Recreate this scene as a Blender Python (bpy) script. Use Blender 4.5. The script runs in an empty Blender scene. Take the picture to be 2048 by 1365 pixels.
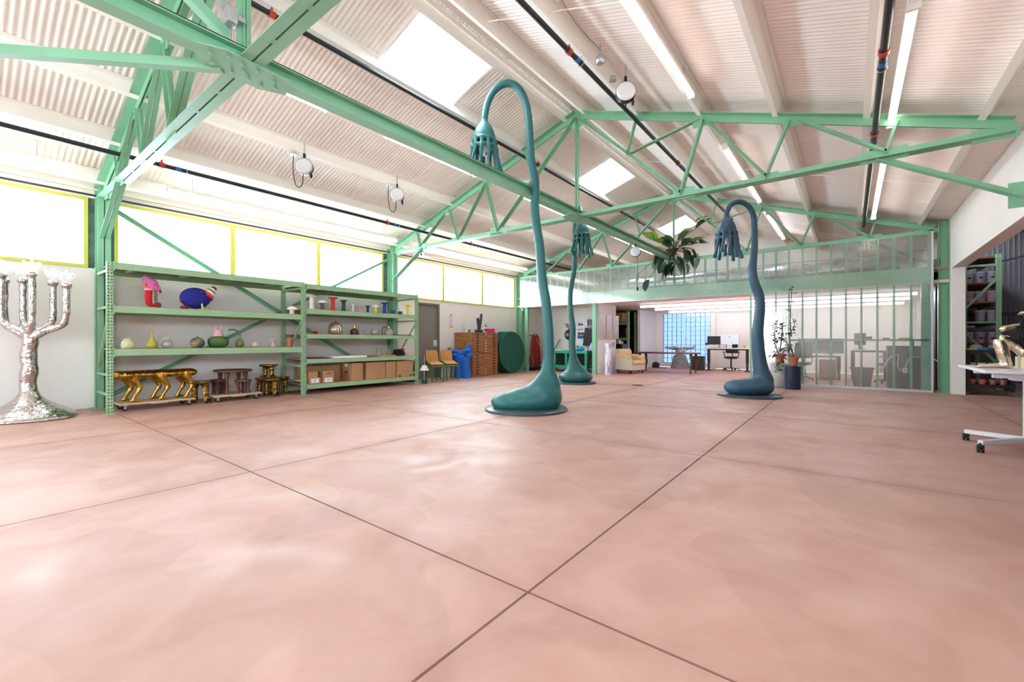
import bpy, math, random
from mathutils import Vector, Matrix
random.seed(7)
SC = bpy.context.scene
COL = SC.collection
pi = math.pi

# ------------------------------------------------------------------ camera, world, exposure
CAM_H = 1.17
YAW = math.atan(676 / 872.0)
cd = bpy.data.cameras.new('camera')
cam = bpy.data.objects.new('camera', cd)
COL.objects.link(cam)
cam.location = (0, 0, CAM_H)
cam.rotation_euler = (pi / 2, 0, YAW)
cd.sensor_width = 36
cd.lens = 872 / 2048 * 36
cd.clip_start = 0.05
SC.camera = cam

W = bpy.data.worlds.new('world')
SC.world = W
W.use_nodes = True
W.node_tree.nodes['Background'].inputs[0].default_value = (0.80, 0.91, 1.0, 1)
W.node_tree.nodes['Background'].inputs[1].default_value = 10.0
SC.view_settings.view_transform = 'Standard'
SC.view_settings.look = 'None'
SC.view_settings.gamma = 1
SC.view_settings.exposure = 1.22
try:
    SC.view_settings.use_curve_mapping = False
except Exception:
    pass
cy = SC.cycles
cy.max_bounces = 8
cy.diffuse_bounces = 5
cy.glossy_bounces = 4
cy.transmission_bounces = 6
cy.transparent_max_bounces = 12
cy.sample_clamp_indirect = 8
cy.use_adaptive_sampling = True
cy.adaptive_threshold = .025
cy.adaptive_min_samples = 16
cy.caustics_reflective = False
cy.caustics_refractive = False
try:
    cy.use_denoising = True
    cy.denoiser = 'OPENIMAGEDENOISE'
except Exception:
    pass

def portal(name, loc, rot, sx, sy):
    l = bpy.data.lights.new(name, 'AREA')
    l.shape = 'RECTANGLE'; l.size = sx; l.size_y = sy
    l.cycles.is_portal = True
    o = bpy.data.objects.new(name, l); COL.objects.link(o)
    o.location = loc; o.rotation_euler = rot
TUBE_E = 3.3      # strength of the fluorescent tubes

# ------------------------------------------------------------------ materials
def lin(c):
    if isinstance(c, str):
        c = c.lstrip('#'); c = [int(c[i:i + 2], 16) / 255 for i in (0, 2, 4)]
    return tuple(((x / 12.92) if x <= .04045 else ((x + .055) / 1.055) ** 2.4) for x in c) + (1,)
MATS = {}
def mat(name, col='#808080', rough=.5, metal=0, var=0, col2=None, scale=6, bump=0, bscale=60, spec=.5, coat=0, world=False, stretch=None, lo=.35, hi=.65, emit=0, alpha=1, trans=0, ior=1.45, detail=4):
    if name in MATS: return MATS[name]
    m = bpy.data.materials.new(name); m.use_nodes = True
    nt = m.node_tree; b = nt.nodes['Principled BSDF']; L = nt.links.new
    c = lin(col)
    b.inputs['Base Color'].default_value = c
    b.inputs['Roughness'].default_value = rough
    b.inputs['Metallic'].default_value = metal
    b.inputs['Specular IOR Level'].default_value = spec
    b.inputs['Coat Weight'].default_value = coat
    b.inputs['Alpha'].default_value = alpha
    b.inputs['IOR'].default_value = ior
    b.inputs['Transmission Weight'].default_value = trans
    if emit:
        b.inputs['Emission Color'].default_value = c
        b.inputs['Emission Strength'].default_value = emit
    src = None
    if var or col2 or bump:
        if world:
            g = nt.nodes.new('ShaderNodeNewGeometry'); src = g.outputs['Position']
        else:
            g = nt.nodes.new('ShaderNodeTexCoord'); src = g.outputs['Object']
        if stretch:
            mp = nt.nodes.new('ShaderNodeMapping'); mp.inputs['Scale'].default_value = stretch
            L(src, mp.inputs['Vector']); src = mp.outputs[0]
    if var or col2:
        n = nt.nodes.new('ShaderNodeTexNoise'); n.inputs['Scale'].default_value = scale; n.inputs['Detail'].default_value = detail
        L(src, n.inputs['Vector'])
        r = nt.nodes.new('ShaderNodeValToRGB')
        r.color_ramp.elements[0].position = lo; r.color_ramp.elements[1].position = hi
        if col2: a, d = c, lin(col2)
        else:
            a = tuple(x * (1 - var) for x in c[:3]) + (1,); d = tuple(min(1, x * (1 + var)) for x in c[:3]) + (1,)
        r.color_ramp.elements[0].color = a; r.color_ramp.elements[1].color = d
        L(n.outputs['Fac'], r.inputs['Fac']); L(r.outputs['Color'], b.inputs['Base Color'])
    if bump:
        n2 = nt.nodes.new('ShaderNodeTexNoise'); n2.inputs['Scale'].default_value = bscale; n2.inputs['Detail'].default_value = 3
        L(src, n2.inputs['Vector'])
        bp = nt.nodes.new('ShaderNodeBump'); bp.inputs['Strength'].default_value = bump; bp.inputs['Distance'].default_value = .02
        L(n2.outputs['Fac'], bp.inputs['Height']); L(bp.outputs['Normal'], b.inputs['Normal'])
    MATS[name] = m
    return m

def clear_mat(name, tint, t=.85, gloss_rough=.03, refl=.04, diffuse=0, dcol=(.9, .95, .95, 1), wave=None):
    """thin sheet: see-through tint + fresnel gloss + some milky scatter"""
    m = bpy.data.materials.new(name); m.use_nodes = True
    nt = m.node_tree; nt.nodes.clear(); L = nt.links.new
    out = nt.nodes.new('ShaderNodeOutputMaterial')
    tr = nt.nodes.new('ShaderNodeBsdfTransparent'); tr.inputs[0].default_value = tint
    gl = nt.nodes.new('ShaderNodeBsdfGlossy'); gl.inputs['Roughness'].default_value = gloss_rough
    lw = nt.nodes.new('ShaderNodeLayerWeight'); lw.inputs['Blend'].default_value = .5
    pw = nt.nodes.new('ShaderNodeMath'); pw.operation = 'POWER'; pw.inputs[1].default_value = 4; L(lw.outputs['Facing'], pw.inputs[0])
    fr = nt.nodes.new('ShaderNodeMath'); fr.operation = 'MULTIPLY_ADD'; fr.inputs[1].default_value = .9; fr.inputs[2].default_value = refl; L(pw.outputs[0], fr.inputs[0])
    base = tr.outputs[0]
    if diffuse:
        df = nt.nodes.new('ShaderNodeBsdfDiffuse'); df.inputs[0].default_value = dcol
        tl = nt.nodes.new('ShaderNodeBsdfTranslucent'); tl.inputs[0].default_value = dcol
        m1 = nt.nodes.new('ShaderNodeMixShader'); L(df.outputs[0], m1.inputs[1]); L(tl.outputs[0], m1.inputs[2])
        m2 = nt.nodes.new('ShaderNodeMixShader'); m2.inputs[0].default_value = diffuse
        L(base, m2.inputs[1]); L(m1.outputs[0], m2.inputs[2]); base = m2.outputs[0]
    mx = nt.nodes.new('ShaderNodeMixShader')
    L(fr.outputs[0], mx.inputs[0]); L(base, mx.inputs[1]); L(gl.outputs[0], mx.inputs[2])
    L(mx.outputs[0], out.inputs[0])
    if wave:
        tc = nt.nodes.new('ShaderNodeNewGeometry')
        wv = nt.nodes.new('ShaderNodeTexNoise'); wv.inputs['Scale'].default_value = wave
        mp = nt.nodes.new('ShaderNodeMapping'); mp.inputs['Scale'].default_value = (1, .0, .12)
        L(tc.outputs['Position'], mp.inputs[0]); L(mp.outputs[0], wv.inputs['Vector'])
        bp = nt.nodes.new('ShaderNodeBump'); bp.inputs['Strength'].default_value = .1; bp.inputs['Distance'].default_value = .02
        L(wv.outputs['Fac'], bp.inputs['Height']); L(bp.outputs[0], gl.inputs['Normal'])
    MATS[name] = m
    return m

# ------------------------------------------------------------------ mesh builder
def V(*a): return Vector(a if len(a) > 1 else a[0])
class MB:
    def __init__(s): s.v = []; s.f = []
    def add(s, vs, fs):
        n = len(s.v); s.v += [tuple(p) for p in vs]; s.f += [tuple(i + n for i in f) for f in fs]; return s
    def box(s, x0, y0, z0, x1, y1, z1):
        return s.add([(x0, y0, z0), (x1, y0, z0), (x1, y1, z0), (x0, y1, z0), (x0, y0, z1), (x1, y0, z1), (x1, y1, z1), (x0, y1, z1)],
                     [(0, 3, 2, 1), (4, 5, 6, 7), (0, 1, 5, 4), (1, 2, 6, 5), (2, 3, 7, 6), (3, 0, 4, 7)])
    def cbox(s, c, d): return s.box(c[0] - d[0] / 2, c[1] - d[1] / 2, c[2] - d[2] / 2, c[0] + d[0] / 2, c[1] + d[1] / 2, c[2] + d[2] / 2)
    def frame(s, p, q, up=(0, 0, 1)):
        p, q = V(p), V(q); a = (q - p).normalized(); u = V(up); 
        if abs(a.dot(u.normalized())) > .99: u = V(1, 0, 0)
        r = a.cross(u).normalized(); w = r.cross(a).normalized()
        return p, q, r, w
    def sect(s, p, q, poly, up=(0, 0, 1)):
        """extrude a 2-D section (right, up) from p to q"""
        p, q, r, w = s.frame(p, q, up); n = len(poly)
        vs = [p + r * a + w * b for a, b in poly] + [q + r * a + w * b for a, b in poly]
        fs = [(i, (i + 1) % n, n + (i + 1) % n, n + i) for i in range(n)] + [tuple(range(n - 1, -1, -1)), tuple(range(n, 2 * n))]
        return s.add(vs, fs)
    def bar(s, p, q, w, h, up=(0, 0, 1)):
        return s.sect(p, q, [(-w / 2, -h / 2), (w / 2, -h / 2), (w / 2, h / 2), (-w / 2, h / 2)], up)
    def tube(s, pts, rad, n=8, cap=True, sx=1, sy=1):
        pts = [V(p) for p in pts]; k = len(pts)
        if not hasattr(rad, '__len__'): rad = [rad] * k
        t0 = (pts[1] - pts[0]).normalized()
        u = t0.orthogonal().normalized() if abs(t0.z) > .9 else t0.cross(V(0, 0, 1)).normalized()
        vs = []
        for i, p in enumerate(pts):
            t = (pts[min(i + 1, k - 1)] - pts[max(i - 1, 0)])
            t = t.normalized() if t.length > 1e-9 else t0
            u = (u - t * u.dot(t)).normalized(); w = t.cross(u)
            for j in range(n):
                a = 2 * pi * j / n
                vs.append(p + (u * math.cos(a) * sx + w * math.sin(a) * sy) * rad[i])
        fs = [(i * n + j, i * n + (j + 1) % n, (i + 1) * n + (j + 1) % n, (i + 1) * n + j) for i in range(k - 1) for j in range(n)]
        if cap: fs += [tuple(range(n - 1, -1, -1)), tuple((k - 1) * n + j for j in range(n))]
        return s.add(vs, fs)
    def cyl(s, p, q, r, n=12, r2=None): return s.tube([p, q], [r, r if r2 is None else r2], n)
    def lathe(s, prof, n=16, c=(0, 0, 0), wob=None):
        vs = []; k = len(prof)
        for i, (r, z) in enumerate(prof):
            for j in range(n):
                a = 2 * pi * j / n; rr = r * (wob(a, z) if wob else 1)
                vs.append((c[0] + rr * math.cos(a), c[1] + rr * math.sin(a), c[2] + z))
        fs = [(i * n + j, i * n + (j + 1) % n, (i + 1) * n + (j + 1) % n, (i + 1) * n + j) for i in range(k - 1) for j in range(n)]
        fs += [tuple(range(n - 1, -1, -1)), tuple((k - 1) * n + j for j in range(n))]
        return s.add(vs, fs)
    def ell(s, c, r, nu=14, nv=8, rot=None):
        if not hasattr(r, '__len__'): r = (r, r, r)
        vs = []
        for i in range(1, nv):
            ph = pi * i / nv
            for j in range(nu):
                a = 2 * pi * j / nu
                p = V(r[0] * math.sin(ph) * math.cos(a), r[1] * math.sin(ph) * math.sin(a), -r[2] * math.cos(ph))
                if rot: p = rot @ p
                vs.append(p + V(c))
        b = V(0, 0, -r[2]); t = V(0, 0, r[2])
        if rot: b, t = rot @ b, rot @ t
        vs += [b + V(c), t + V(c)]; m = (nv - 1) * nu
        fs = [(i * nu + j, i * nu + (j + 1) % nu, (i + 1) * nu + (j + 1) % nu, (i + 1) * nu + j) for i in range(nv - 2) for j in range(nu)]
        fs += [(m, (j + 1) % nu, j) for j in range(nu)] + [(m + 1, (nv - 2) * nu + j, (nv - 2) * nu + (j + 1) % nu) for j in range(nu)]
        return s.add(vs, fs)
    def torus(s, c, R, r, n=20, m=8, ax='z', arc=1.0):
        pts = []
        k = n if arc == 1.0 else n + 1
        for i in range(k + (1 if arc == 1.0 else 0)):
            a = 2 * pi * arc * i / n
            x, y = R * math.cos(a), R * math.sin(a)
            p = {'z': (x, y, 0), 'x': (0, x, y), 'y': (x, 0, y)}[ax]
            pts.append(V(p) + V(c))
        return s.tube(pts, r, m)
    def plate(s, poly, axis, t0, t1):
        """poly of 2-D points extruded along axis x, y or z between t0 and t1"""
        f = {'x': lambda a, b, t: (t, a, b), 'y': lambda a, b, t: (a, t, b), 'z': lambda a, b, t: (a, b, t)}[axis]
        n = len(poly)
        vs = [f(a, b, t0) for a, b in poly] + [f(a, b, t1) for a, b in poly]
        return s.add(vs, [(i, (i + 1) % n, n + (i + 1) % n, n + i) for i in range(n)] + [tuple(range(n - 1, -1, -1)), tuple(range(n, 2 * n))])
    def mesh(s, name, m, smooth=None):
        me = bpy.data.meshes.new(name); me.from_pydata(s.v, [], s.f); me.validate(); 
        import bmesh
        bm = bmesh.new(); bm.from_mesh(me); bmesh.ops.recalc_face_normals(bm, faces=bm.faces); bm.to_mesh(me); bm.free()
        if m: me.materials.append(m)
        if smooth:
            me.polygons.foreach_set('use_smooth', [True] * len(me.polygons))
            if smooth < 180: me.set_sharp_from_angle(angle=math.radians(smooth))
        me.update(); return me
    def build(s, name, m, parent=None, smooth=None, bevel=0, remesh=0, sm=0, org=(0, 0, 0), rz=0):
        if org != (0, 0, 0) : s.v = [(p[0] - org[0], p[1] - org[1], p[2] - org[2]) for p in s.v]
        me = s.mesh(name, m, smooth)
        o = bpy.data.objects.new(name, me); COL.objects.link(o)
        if parent is not None: o.parent = parent
        else: o.location = org; o.rotation_euler.z = rz
        if remesh:
            md = o.modifiers.new('r', 'REMESH'); md.mode = 'VOXEL'; md.voxel_size = remesh; md.use_smooth_shade = True
        if sm:
            md = o.modifiers.new('s', 'SMOOTH'); md.iterations = sm; md.factor = .5
        if bevel:
            md = o.modifiers.new('b', 'BEVEL'); md.width = bevel; md.segments = 2; md.limit_method = 'ANGLE'
        return o

def tag(o, label=None, cat=None, group=None, kind=None):
    if label: o['label'] = label
    if cat: o['category'] = cat
    if group: o['group'] = group
    if kind: o['kind'] = kind
    return o
def thing(name, label, cat, loc=(0, 0, 0), rz=0, group=None, kind=None):
    o = bpy.data.objects.new(name, None); COL.objects.link(o)
    o.empty_display_size = .05
    o.location = loc; o.rotation_euler.z = rz
    return tag(o, label, cat, group, kind)
def struct(name, loc=(0, 0, 0)):
    return thing(name, None, None, loc, kind='structure')
def dup(o, loc=None, rz=None, label=None, group=None):
    def cp(a, par):
        c = a.copy(); COL.objects.link(c); c.parent = par
        for ch in a.children: cp(ch, c)
        return c
    c = cp(o, None)
    if loc is not None: c.location = loc
    if rz is not None: c.rotation_euler.z = rz
    if label: c['label'] = label
    if group: c['group'] = group
    return c
def inst(o, loc, parent, rz=0):
    c = o.copy(); COL.objects.link(c); c.parent = parent; c.location = loc; c.rotation_euler.z = rz; return c
def text_part(txt, size, m, parent, loc, rot, name='lettering', ext=.0006):
    cu = bpy.data.curves.new('t', 'FONT'); cu.body = txt; cu.size = size; cu.align_x = 'CENTER'; cu.align_y = 'CENTER'; cu.extrude = ext
    t = bpy.data.objects.new('t', cu); COL.objects.link(t)
    dg = bpy.context.evaluated_depsgraph_get()
    me = bpy.data.meshes.new_from_object(t.evaluated_get(dg)); me.name = name
    bpy.data.objects.remove(t); bpy.data.curves.remove(cu)
    me.materials.clear(); me.materials.append(m)
    o = bpy.data.objects.new(name, me); COL.objects.link(o); o.parent = parent; o.location = loc; o.rotation_euler = rot
    return o
def spline(pts, k=4):
    """Catmull-Rom through points of any dimension"""
    out = []; n = len(pts)
    for i in range(n - 1):
        p0, p1, p2, p3 = pts[max(i - 1, 0)], pts[i], pts[i + 1], pts[min(i + 2, n - 1)]
        for j in range(k):
            t = j / k
            out.append(tuple(.5 * (2 * b + (c - a) * t + (2 * a - 5 * b + 4 * c - d) * t * t + (3 * b - a - 3 * c + d) * t ** 3) for a, b, c, d in zip(p0, p1, p2, p3)))
    out.append(tuple(pts[-1])); return out

# palette
GREEN = mat('green steel paint', '#80b694', .42, var=.05, scale=3)
RACK = mat('sage rack paint', '#95b992', .45, var=.04, scale=4)
WHITE = mat('white wall paint', '#ebe6e0', .75, var=.02, scale=1.5, world=True)
ROOFW = mat('white roof paint', '#f5efea', .5, var=.03, scale=.8, world=True)
PURW = mat('white purlin paint', '#f6f1ea', .45)
YEL = mat('yellow window paint', '#cdc64e', .4)
BLACK = mat('black pipe paint', '#26262a', .4)
BLK = mat('black plastic', '#1a1a1d', .45)
STEEL = mat('galvanised steel', '#b9bcc0', .35, metal=.8, var=.1, scale=20)
CHROME = mat('bright chrome', '#d8d8da', .12, metal=1)
RED = mat('red coupling', '#b8432c', .4)
BLUET = mat('blue tape', '#2f66b4', .5)
WOOD = mat('shelf plywood', '#b98d68', .6, var=.12, scale=5, stretch=(1, 12, 12))
DOORG = mat('taupe door paint', '#7d766c', .5)
GLASS = clear_mat('window glass', (.97, .99, 1, 1))
SKYG = clear_mat('skylight sheet', (1, 1, 1, 1), gloss_rough=.2)
def floor_mat():
    m = mat('stained concrete', '#c79882', .33, spec=.5); nt = m.node_tree; b = nt.nodes['Principled BSDF']; L = nt.links.new
    g = nt.nodes.new('ShaderNodeNewGeometry')
    def noise(sc, det, dist=0):
        n = nt.nodes.new('ShaderNodeTexNoise'); n.inputs['Scale'].default_value = sc; n.inputs['Detail'].default_value = det; n.inputs['Distortion'].default_value = dist; n.inputs['Roughness'].default_value = .62
        L(g.outputs['Position'], n.inputs['Vector']); return n
    def ramp(n, a, c, p0, p1):
        r = nt.nodes.new('ShaderNodeValToRGB'); r.color_ramp.elements[0].color = a; r.color_ramp.elements[1].color = c
        r.color_ramp.elements[0].position = p0; r.color_ramp.elements[1].position = p1; L(n.outputs['Fac'], r.inputs['Fac']); return r
    def mix(a, c, f, mode='MIX'):
        x = nt.nodes.new('ShaderNodeMix'); x.data_type = 'RGBA'; x.blend_type = mode
        if isinstance(f, float): x.inputs[0].default_value = f
        else: L(f, x.inputs[0])
        L(a, x.inputs[6]); L(c, x.inputs[7]); return x.outputs[2]
    def math_(op, a, b=None, c=None):
        n = nt.nodes.new('ShaderNodeMath'); n.operation = op
        for i, v in enumerate((a, b, c)):
            if v is None: continue
            if isinstance(v, (int, float)): n.inputs[i].default_value = v
            else: L(v, n.inputs[i])
        return n.outputs[0]
    r1 = ramp(noise(.5, 3, .5), lin('#b5897c'), lin('#c9a294'), .34, .66)
    r2 = ramp(noise(1.9, 4, .6), lin('#b08173'), lin('#ceaa9c'), .32, .68)
    c = mix(r1.outputs[0], r2.outputs[0], .42)
    # tide-line patches left by the stain
    pa = ramp(noise(.75, 2, .3), (0, 0, 0, 1), (1, 1, 1, 1), .515, .53)
    k = nt.nodes.new('ShaderNodeRGB'); k.outputs[0].default_value = (.93, .92, .915, 1)
    c = mix(c, mix(c, k.outputs[0], 1.0, 'MULTIPLY'), pa.outputs[0])
    # darker stain soaked in beside the saw cuts
    sp = nt.nodes.new('ShaderNodeSeparateXYZ'); L(g.outputs['Position'], sp.inputs[0])
    def joint(o, off):
        f = math_('FRACT', math_('DIVIDE', math_('ADD', o, off), 3.05))
        return math_('MULTIPLY', math_('MINIMUM', f, math_('SUBTRACT', 1.0, f)), 3.05)
    dj = math_('MINIMUM', joint(sp.outputs[0], 1.185 + 30.5), joint(sp.outputs[1], -1.65 + 30.5))
    dj = math_('ADD', dj, math_('MULTIPLY', math_('SUBTRACT', noise(2.2, 2).outputs['Fac'], .5), .22))
    mr = nt.nodes.new('ShaderNodeMapRange'); mr.inputs[1].default_value = .0; mr.inputs[2].default_value = .2; mr.inputs[3].default_value = .55; mr.inputs[4].default_value = 0; L(dj, mr.inputs[0])
    k2 = nt.nodes.new('ShaderNodeRGB'); k2.outputs[0].default_value = (.80, .74, .72, 1)
    c = mix(c, mix(c, k2.outputs[0], 1.0, 'MULTIPLY'), mr.outputs[0])
    L(c, b.inputs['Base Color'])
    r4 = ramp(noise(1.1, 3, .8), (.4,) * 3 + (1,), (.6,) * 3 + (1,), .35, .65)
    L(r4.outputs[0], b.inputs['Roughness'])
    return m
FLOORM = floor_mat()
JOINT = mat('dark joint filler', '#5d443c', .8)
TUBE = mat('fluorescent tube', '#fff4ea', .4, emit=TUBE_E)
TUBE2 = mat('office fluorescent tube', '#f6f6ff', .4, emit=7.5)

# ------------------------------------------------------------------ building geometry
XL, XR, XC = -10.45, 1.77, -4.36         # left wall, right wall, ridge
TY = [1.64, 7.74, 13.84]                 # truss lines, 6.1 m bays
Y0, Y1 = -7.5, 20.0                      # rear and back wall
ZR, SL = 5.97, 1 / 3.0                   # deck underside at ridge, roof slope
def zdeck(x): return ZR - SL * abs(x - XC)
def zchord(x): return ZR - .2 - SL * abs(x - XC)

# floor: slabs divided by saw-cut joints every 3.05 m
fl = MB().box(XL - .3, Y0 - .3, -.2, 9.0, Y1 + .3, -.02).build('floor', JOINT)
tag(fl, kind='structure')
slab = None
xs = [-1.185 + 3.05 * k for k in range(-4, 4)]; ys = [1.65 + 3.05 * k for k in range(-4, 7)]
gap = .007
sm_ = MB().box(gap, gap, -.1, 3.05 - gap, 3.05 - gap, 0)
for i in range(len(xs) - 1):
    for j in range(len(ys) - 1):
        if slab is None:
            slab = sm_.build('floor_slab', FLOORM, fl, bevel=0); slab.location = (xs[i], ys[j], 0)
        else: inst(slab, (xs[i], ys[j], 0), fl)

# ceiling: corrugated sheets in two slopes on white purlins
ceil = struct('ceiling', (XC, 0, 0))
PITCH, AMP = .0726, .0085
SHW = 12 * PITCH
HALF = XR - XC + .05
skyl = [(4.02, 5.60), (10.2, 11.78), (16.5, 18.08)]
def sheet(sd, ya, holes):
    m = MB(); ns = 12 * 8
    offs = [0.06, .38, 1.40, HALF + .06]
    rows = []
    for k in range(ns + 2):
        y = ya + SHW * k / ns
        dz = AMP * math.cos(2 * pi * 12 * k / ns)
        if k == ns + 1: y -= .0; dz -= .016
        rows.append([m.v.append((sd * o, y, ZR - SL * o + dz + (.004 if k == 0 else 0))) or len(m.v) - 1 for o in offs])
    for k in range(ns + 1):
        ym = ya + SHW * (k + .5) / ns
        for j in range(3):
            if j == 1 and any(a < ym < b for a, b in holes): continue
            m.f.append((rows[k][j], rows[k + 1][j], rows[k + 1][j + 1], rows[k][j + 1]))
    return m
nsh = int((Y1 - Y0) / SHW) + 1
base_sheet = {}
for sd in (-1, 1):
    for k in range(nsh):
        ya = Y0 + k * SHW
        hs = [h for h in skyl if sd == -1 and h[0] < ya + SHW and h[1] > ya]
        if hs: sheet(sd, ya, hs).build('roof_sheet', ROOFW, ceil, smooth=40)
        elif sd in base_sheet: inst(base_sheet[sd], (0, k * SHW - base_sheet[(sd, 'k')] * SHW, 0), ceil)
        else:
            base_sheet[sd] = sheet(sd, ya, []).build('roof_sheet', ROOFW, ceil, smooth=40); base_sheet[(sd, 'k')] = k
MB().sect((0, Y0, ZR - .03), (0, Y1, ZR - .03), [(-.14, -.05), (0, 0), (.14, -.05), (.14, -.04), (0, .012), (-.14, -.04)]).build('ridge_cap', ROOFW, ceil)
for sd in (-1, 1):
    for off in (.27, 1.36, 2.45, 3.55, 4.63, 5.72):
        # Z purlin standing square to the slope
        x = sd * off; zb = ZR - SL * off - .012
        up = V(sd * SL, 0, 1).normalized()
        t = .006
        sec = [(-.07, -.2), (t, -.2), (t, -t), (.07, -t), (.07, 0), (0, 0), (0, -.2 + t), (-.07, -.2 + t)]
        MB().sect((x, Y0, zb), (x, Y1, zb), sec, up).build('purlin', PURW, ceil)
for y in (-1.4, 4.7, 10.8, 17.0):          # sag rods between purlins on the right slope
    MB().tube([(.27, y, ZR - SL * .27 - .15), (5.72, y, ZR - SL * 5.72 - .15)], .008, 5).build('sag_rod', PURW, ceil)
# skylights: curb, sheet and roller-shade bar
for i, (a, b) in enumerate(skyl):
    s = struct('window_%d' % (20 + i), (0, 0, 0))
    o0, o1 = .38, 1.40
    P = lambda o, y, h: (XC - o + SL * h * 0, y, ZR - SL * o + h)
    for nm, p, q in (('curb', P(o0, a, .06), P(o0, b, .06)), ('curb', P(o1, a, .06), P(o1, b, .06)), ('curb', P(o0, a, .06), P(o1, a, .06)), ('curb', P(o0, b, .06), P(o1, b, .06))):
        MB().bar(p, q, .04, .22).build(nm, PURW, s)
    MB().add([P(o0, a, .16), P(o0, b, .16), P(o1, b, .16), P(o1, a, .16)], [(0, 1, 2, 3)]).build('pane', SKYG, s)
    MB().cyl(P(o0 + .06, a + .05, .03), P(o0 + .06, b - .05, .03), .028, 10).build('roller_bar', STEEL, s)
    portal('skylight_portal', P(.89, (a + b) / 2, .3), (0, -math.atan(SL), 0), 1.1, 1.6)

# ------------------------------------------------------------------ walls
def wallbox(root, *boxes, m=WHITE, nm='wall_panel'):
    for b in boxes: MB().box(*b).build(nm, m, root)
T = .2
wl = struct('wall_left')
DY0, DY1, DZ = 8.72, 9.66, 2.36
bays = [(-4.24, 1.47), (1.81, 7.52), (7.93, 13.62)]
wallbox(wl, (XL - T, Y0, 0, XL, DY0, 2.44), (XL - T, DY1, 0, XL, Y1, 2.44), (XL - T, DY0, DZ, XL, DY1, 2.44), (XL - T, Y0, 3.66, XL, Y1, 4.02))
PIERM = mat('mottled grey green insulation', '#5f716c', .8, col2='#46555c', scale=7, bump=.4, bscale=12)
pr = [Y0] + [v for b in bays for v in b] + [Y1]
for i in range(0, len(pr), 2): wallbox(wl, (XL - T, pr[i], 2.44, XL, pr[i + 1], 3.66), nm='pier', m=PIERM if 0 < i < len(pr) - 2 else WHITE)
for i, (z, y0, y1) in enumerate([(.84, Y0, DY0), (1.7, Y0, DY0), (1.22, DY1, 13.6)]):
    MB().box(XL, y0, z, XL + .004, y1, z + .012).build('joint_strip', WHITE, wl)
for y in (-1.4, 5.0, 10.05, 11.9):
    MB().box(XL, y, 0.05, XL + .004, y + .012, 2.42).build('joint_strip', WHITE, wl)
MB().box(XL - .01, Y0, 3.7, XL + .03, Y1, 3.725).build('eave_track', BLACK, wl)
MB().box(XL - .01, Y0, 3.80, XL + .05, Y1, 3.95).build('eave_strut', PURW, wl)

for i, (a, b) in enumerate(bays):
    w = struct('window_%d' % (i + 1), (XL, 0, 0))
    z0, z1 = 2.44, 3.66
    mu = [a + (b - a) / 3, a + 2 * (b - a) / 3] if i else [a + (b - a) * .5]
    ft = .055
    for bb in ((-.12, a, z0, .02, b, z0 + ft), (-.12, a, z1 - ft, .02, b, z1), (-.12, a, z0 + ft, .02, a + ft, z1 - ft), (-.12, b - ft, z0 + ft, .02, b, z1 - ft)):
        MB().box(*bb).build('window_frame', YEL, w)
    for y in mu: MB().box(-.12, y - .045, z0 + ft, .02, y + .045, z1 - ft).build('mullion', YEL, w)
    ed = [a + ft] + [v for y in mu for v in (y - .045, y + .045)] + [b - ft]
    for k in range(0, len(ed), 2): MB().box(-.075, ed[k], z0 + ft, -.067, ed[k + 1], z1 - ft).build('pane', GLASS, w)
    portal('window_portal', (XL - .16, (a + b) / 2, 3.05), (0, -pi / 2, 0), 1.2, b - a)
# door in the left wall
d = struct('door_1', (XL, (DY0 + DY1) / 2, 0))
MB().box(-.09, -.425, 0, -.045, .425, DZ - .05).build('door_leaf', DOORG, d)
for y in (-.47, .42): MB().box(-.14, y, 0, .02, y + .05, DZ).build('door_jamb', DOORG, d)
MB().box(-.14, -.42, DZ - .05, .02, .42, DZ).build('door_head', DOORG, d)
MB().box(-.045, .26, 1.0, -.035, .40, 1.2).build('lock_plate', mat('white plate', '#e4e2de', .4), d)
MB().tube([(-.035, .33, 1.05), (.01, .33, 1.05), (.01, .25, 1.05)], .009, 6).build('door_handle', STEEL, d)

# right wall: header above a wide opening, jamb and solid wall towards the rear
wr = struct('wall_right')
OP0, OP1, OZ = 3.4, 13.5, 2.78
wallbox(wr, (XR, OP1, 0, XR + .21, Y1, 3.95), (XR, OP0, OZ, XR + .21, OP1, 3.95), (XR, Y0, 0, XR + .21, OP0, 2.5), (XR, Y0, 3.5, XR + .21, OP0, 3.95), (XR, Y0, 2.5, XR + .21, -6.5, 3.5), (XR, 2.4, 2.5, XR + .21, OP0, 3.5))
w = struct('window_8', (XR, 0, 0))  # unseen window strip, added behind the camera to let in more daylight
for bb in ((0, -6.5, 2.5, .12, 2.4, 2.55), (0, -6.5, 3.45, .12, 2.4, 3.5)): MB().box(*bb).build('window_frame', YEL, w)
for y in (-6.5, -4.3, -2.1, .1, 2.34): MB().box(0, y, 2.55, .12, y + .06, 3.45).build('mullion', YEL, w)
MB().box(.07, -6.44, 2.55, .078, 2.34, 3.45).build('pane', GLASS, w)
portal('window_portal', (XR + .3, -2.05, 3.0), (0, pi / 2, 0), 1.0, 8.9)

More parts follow.
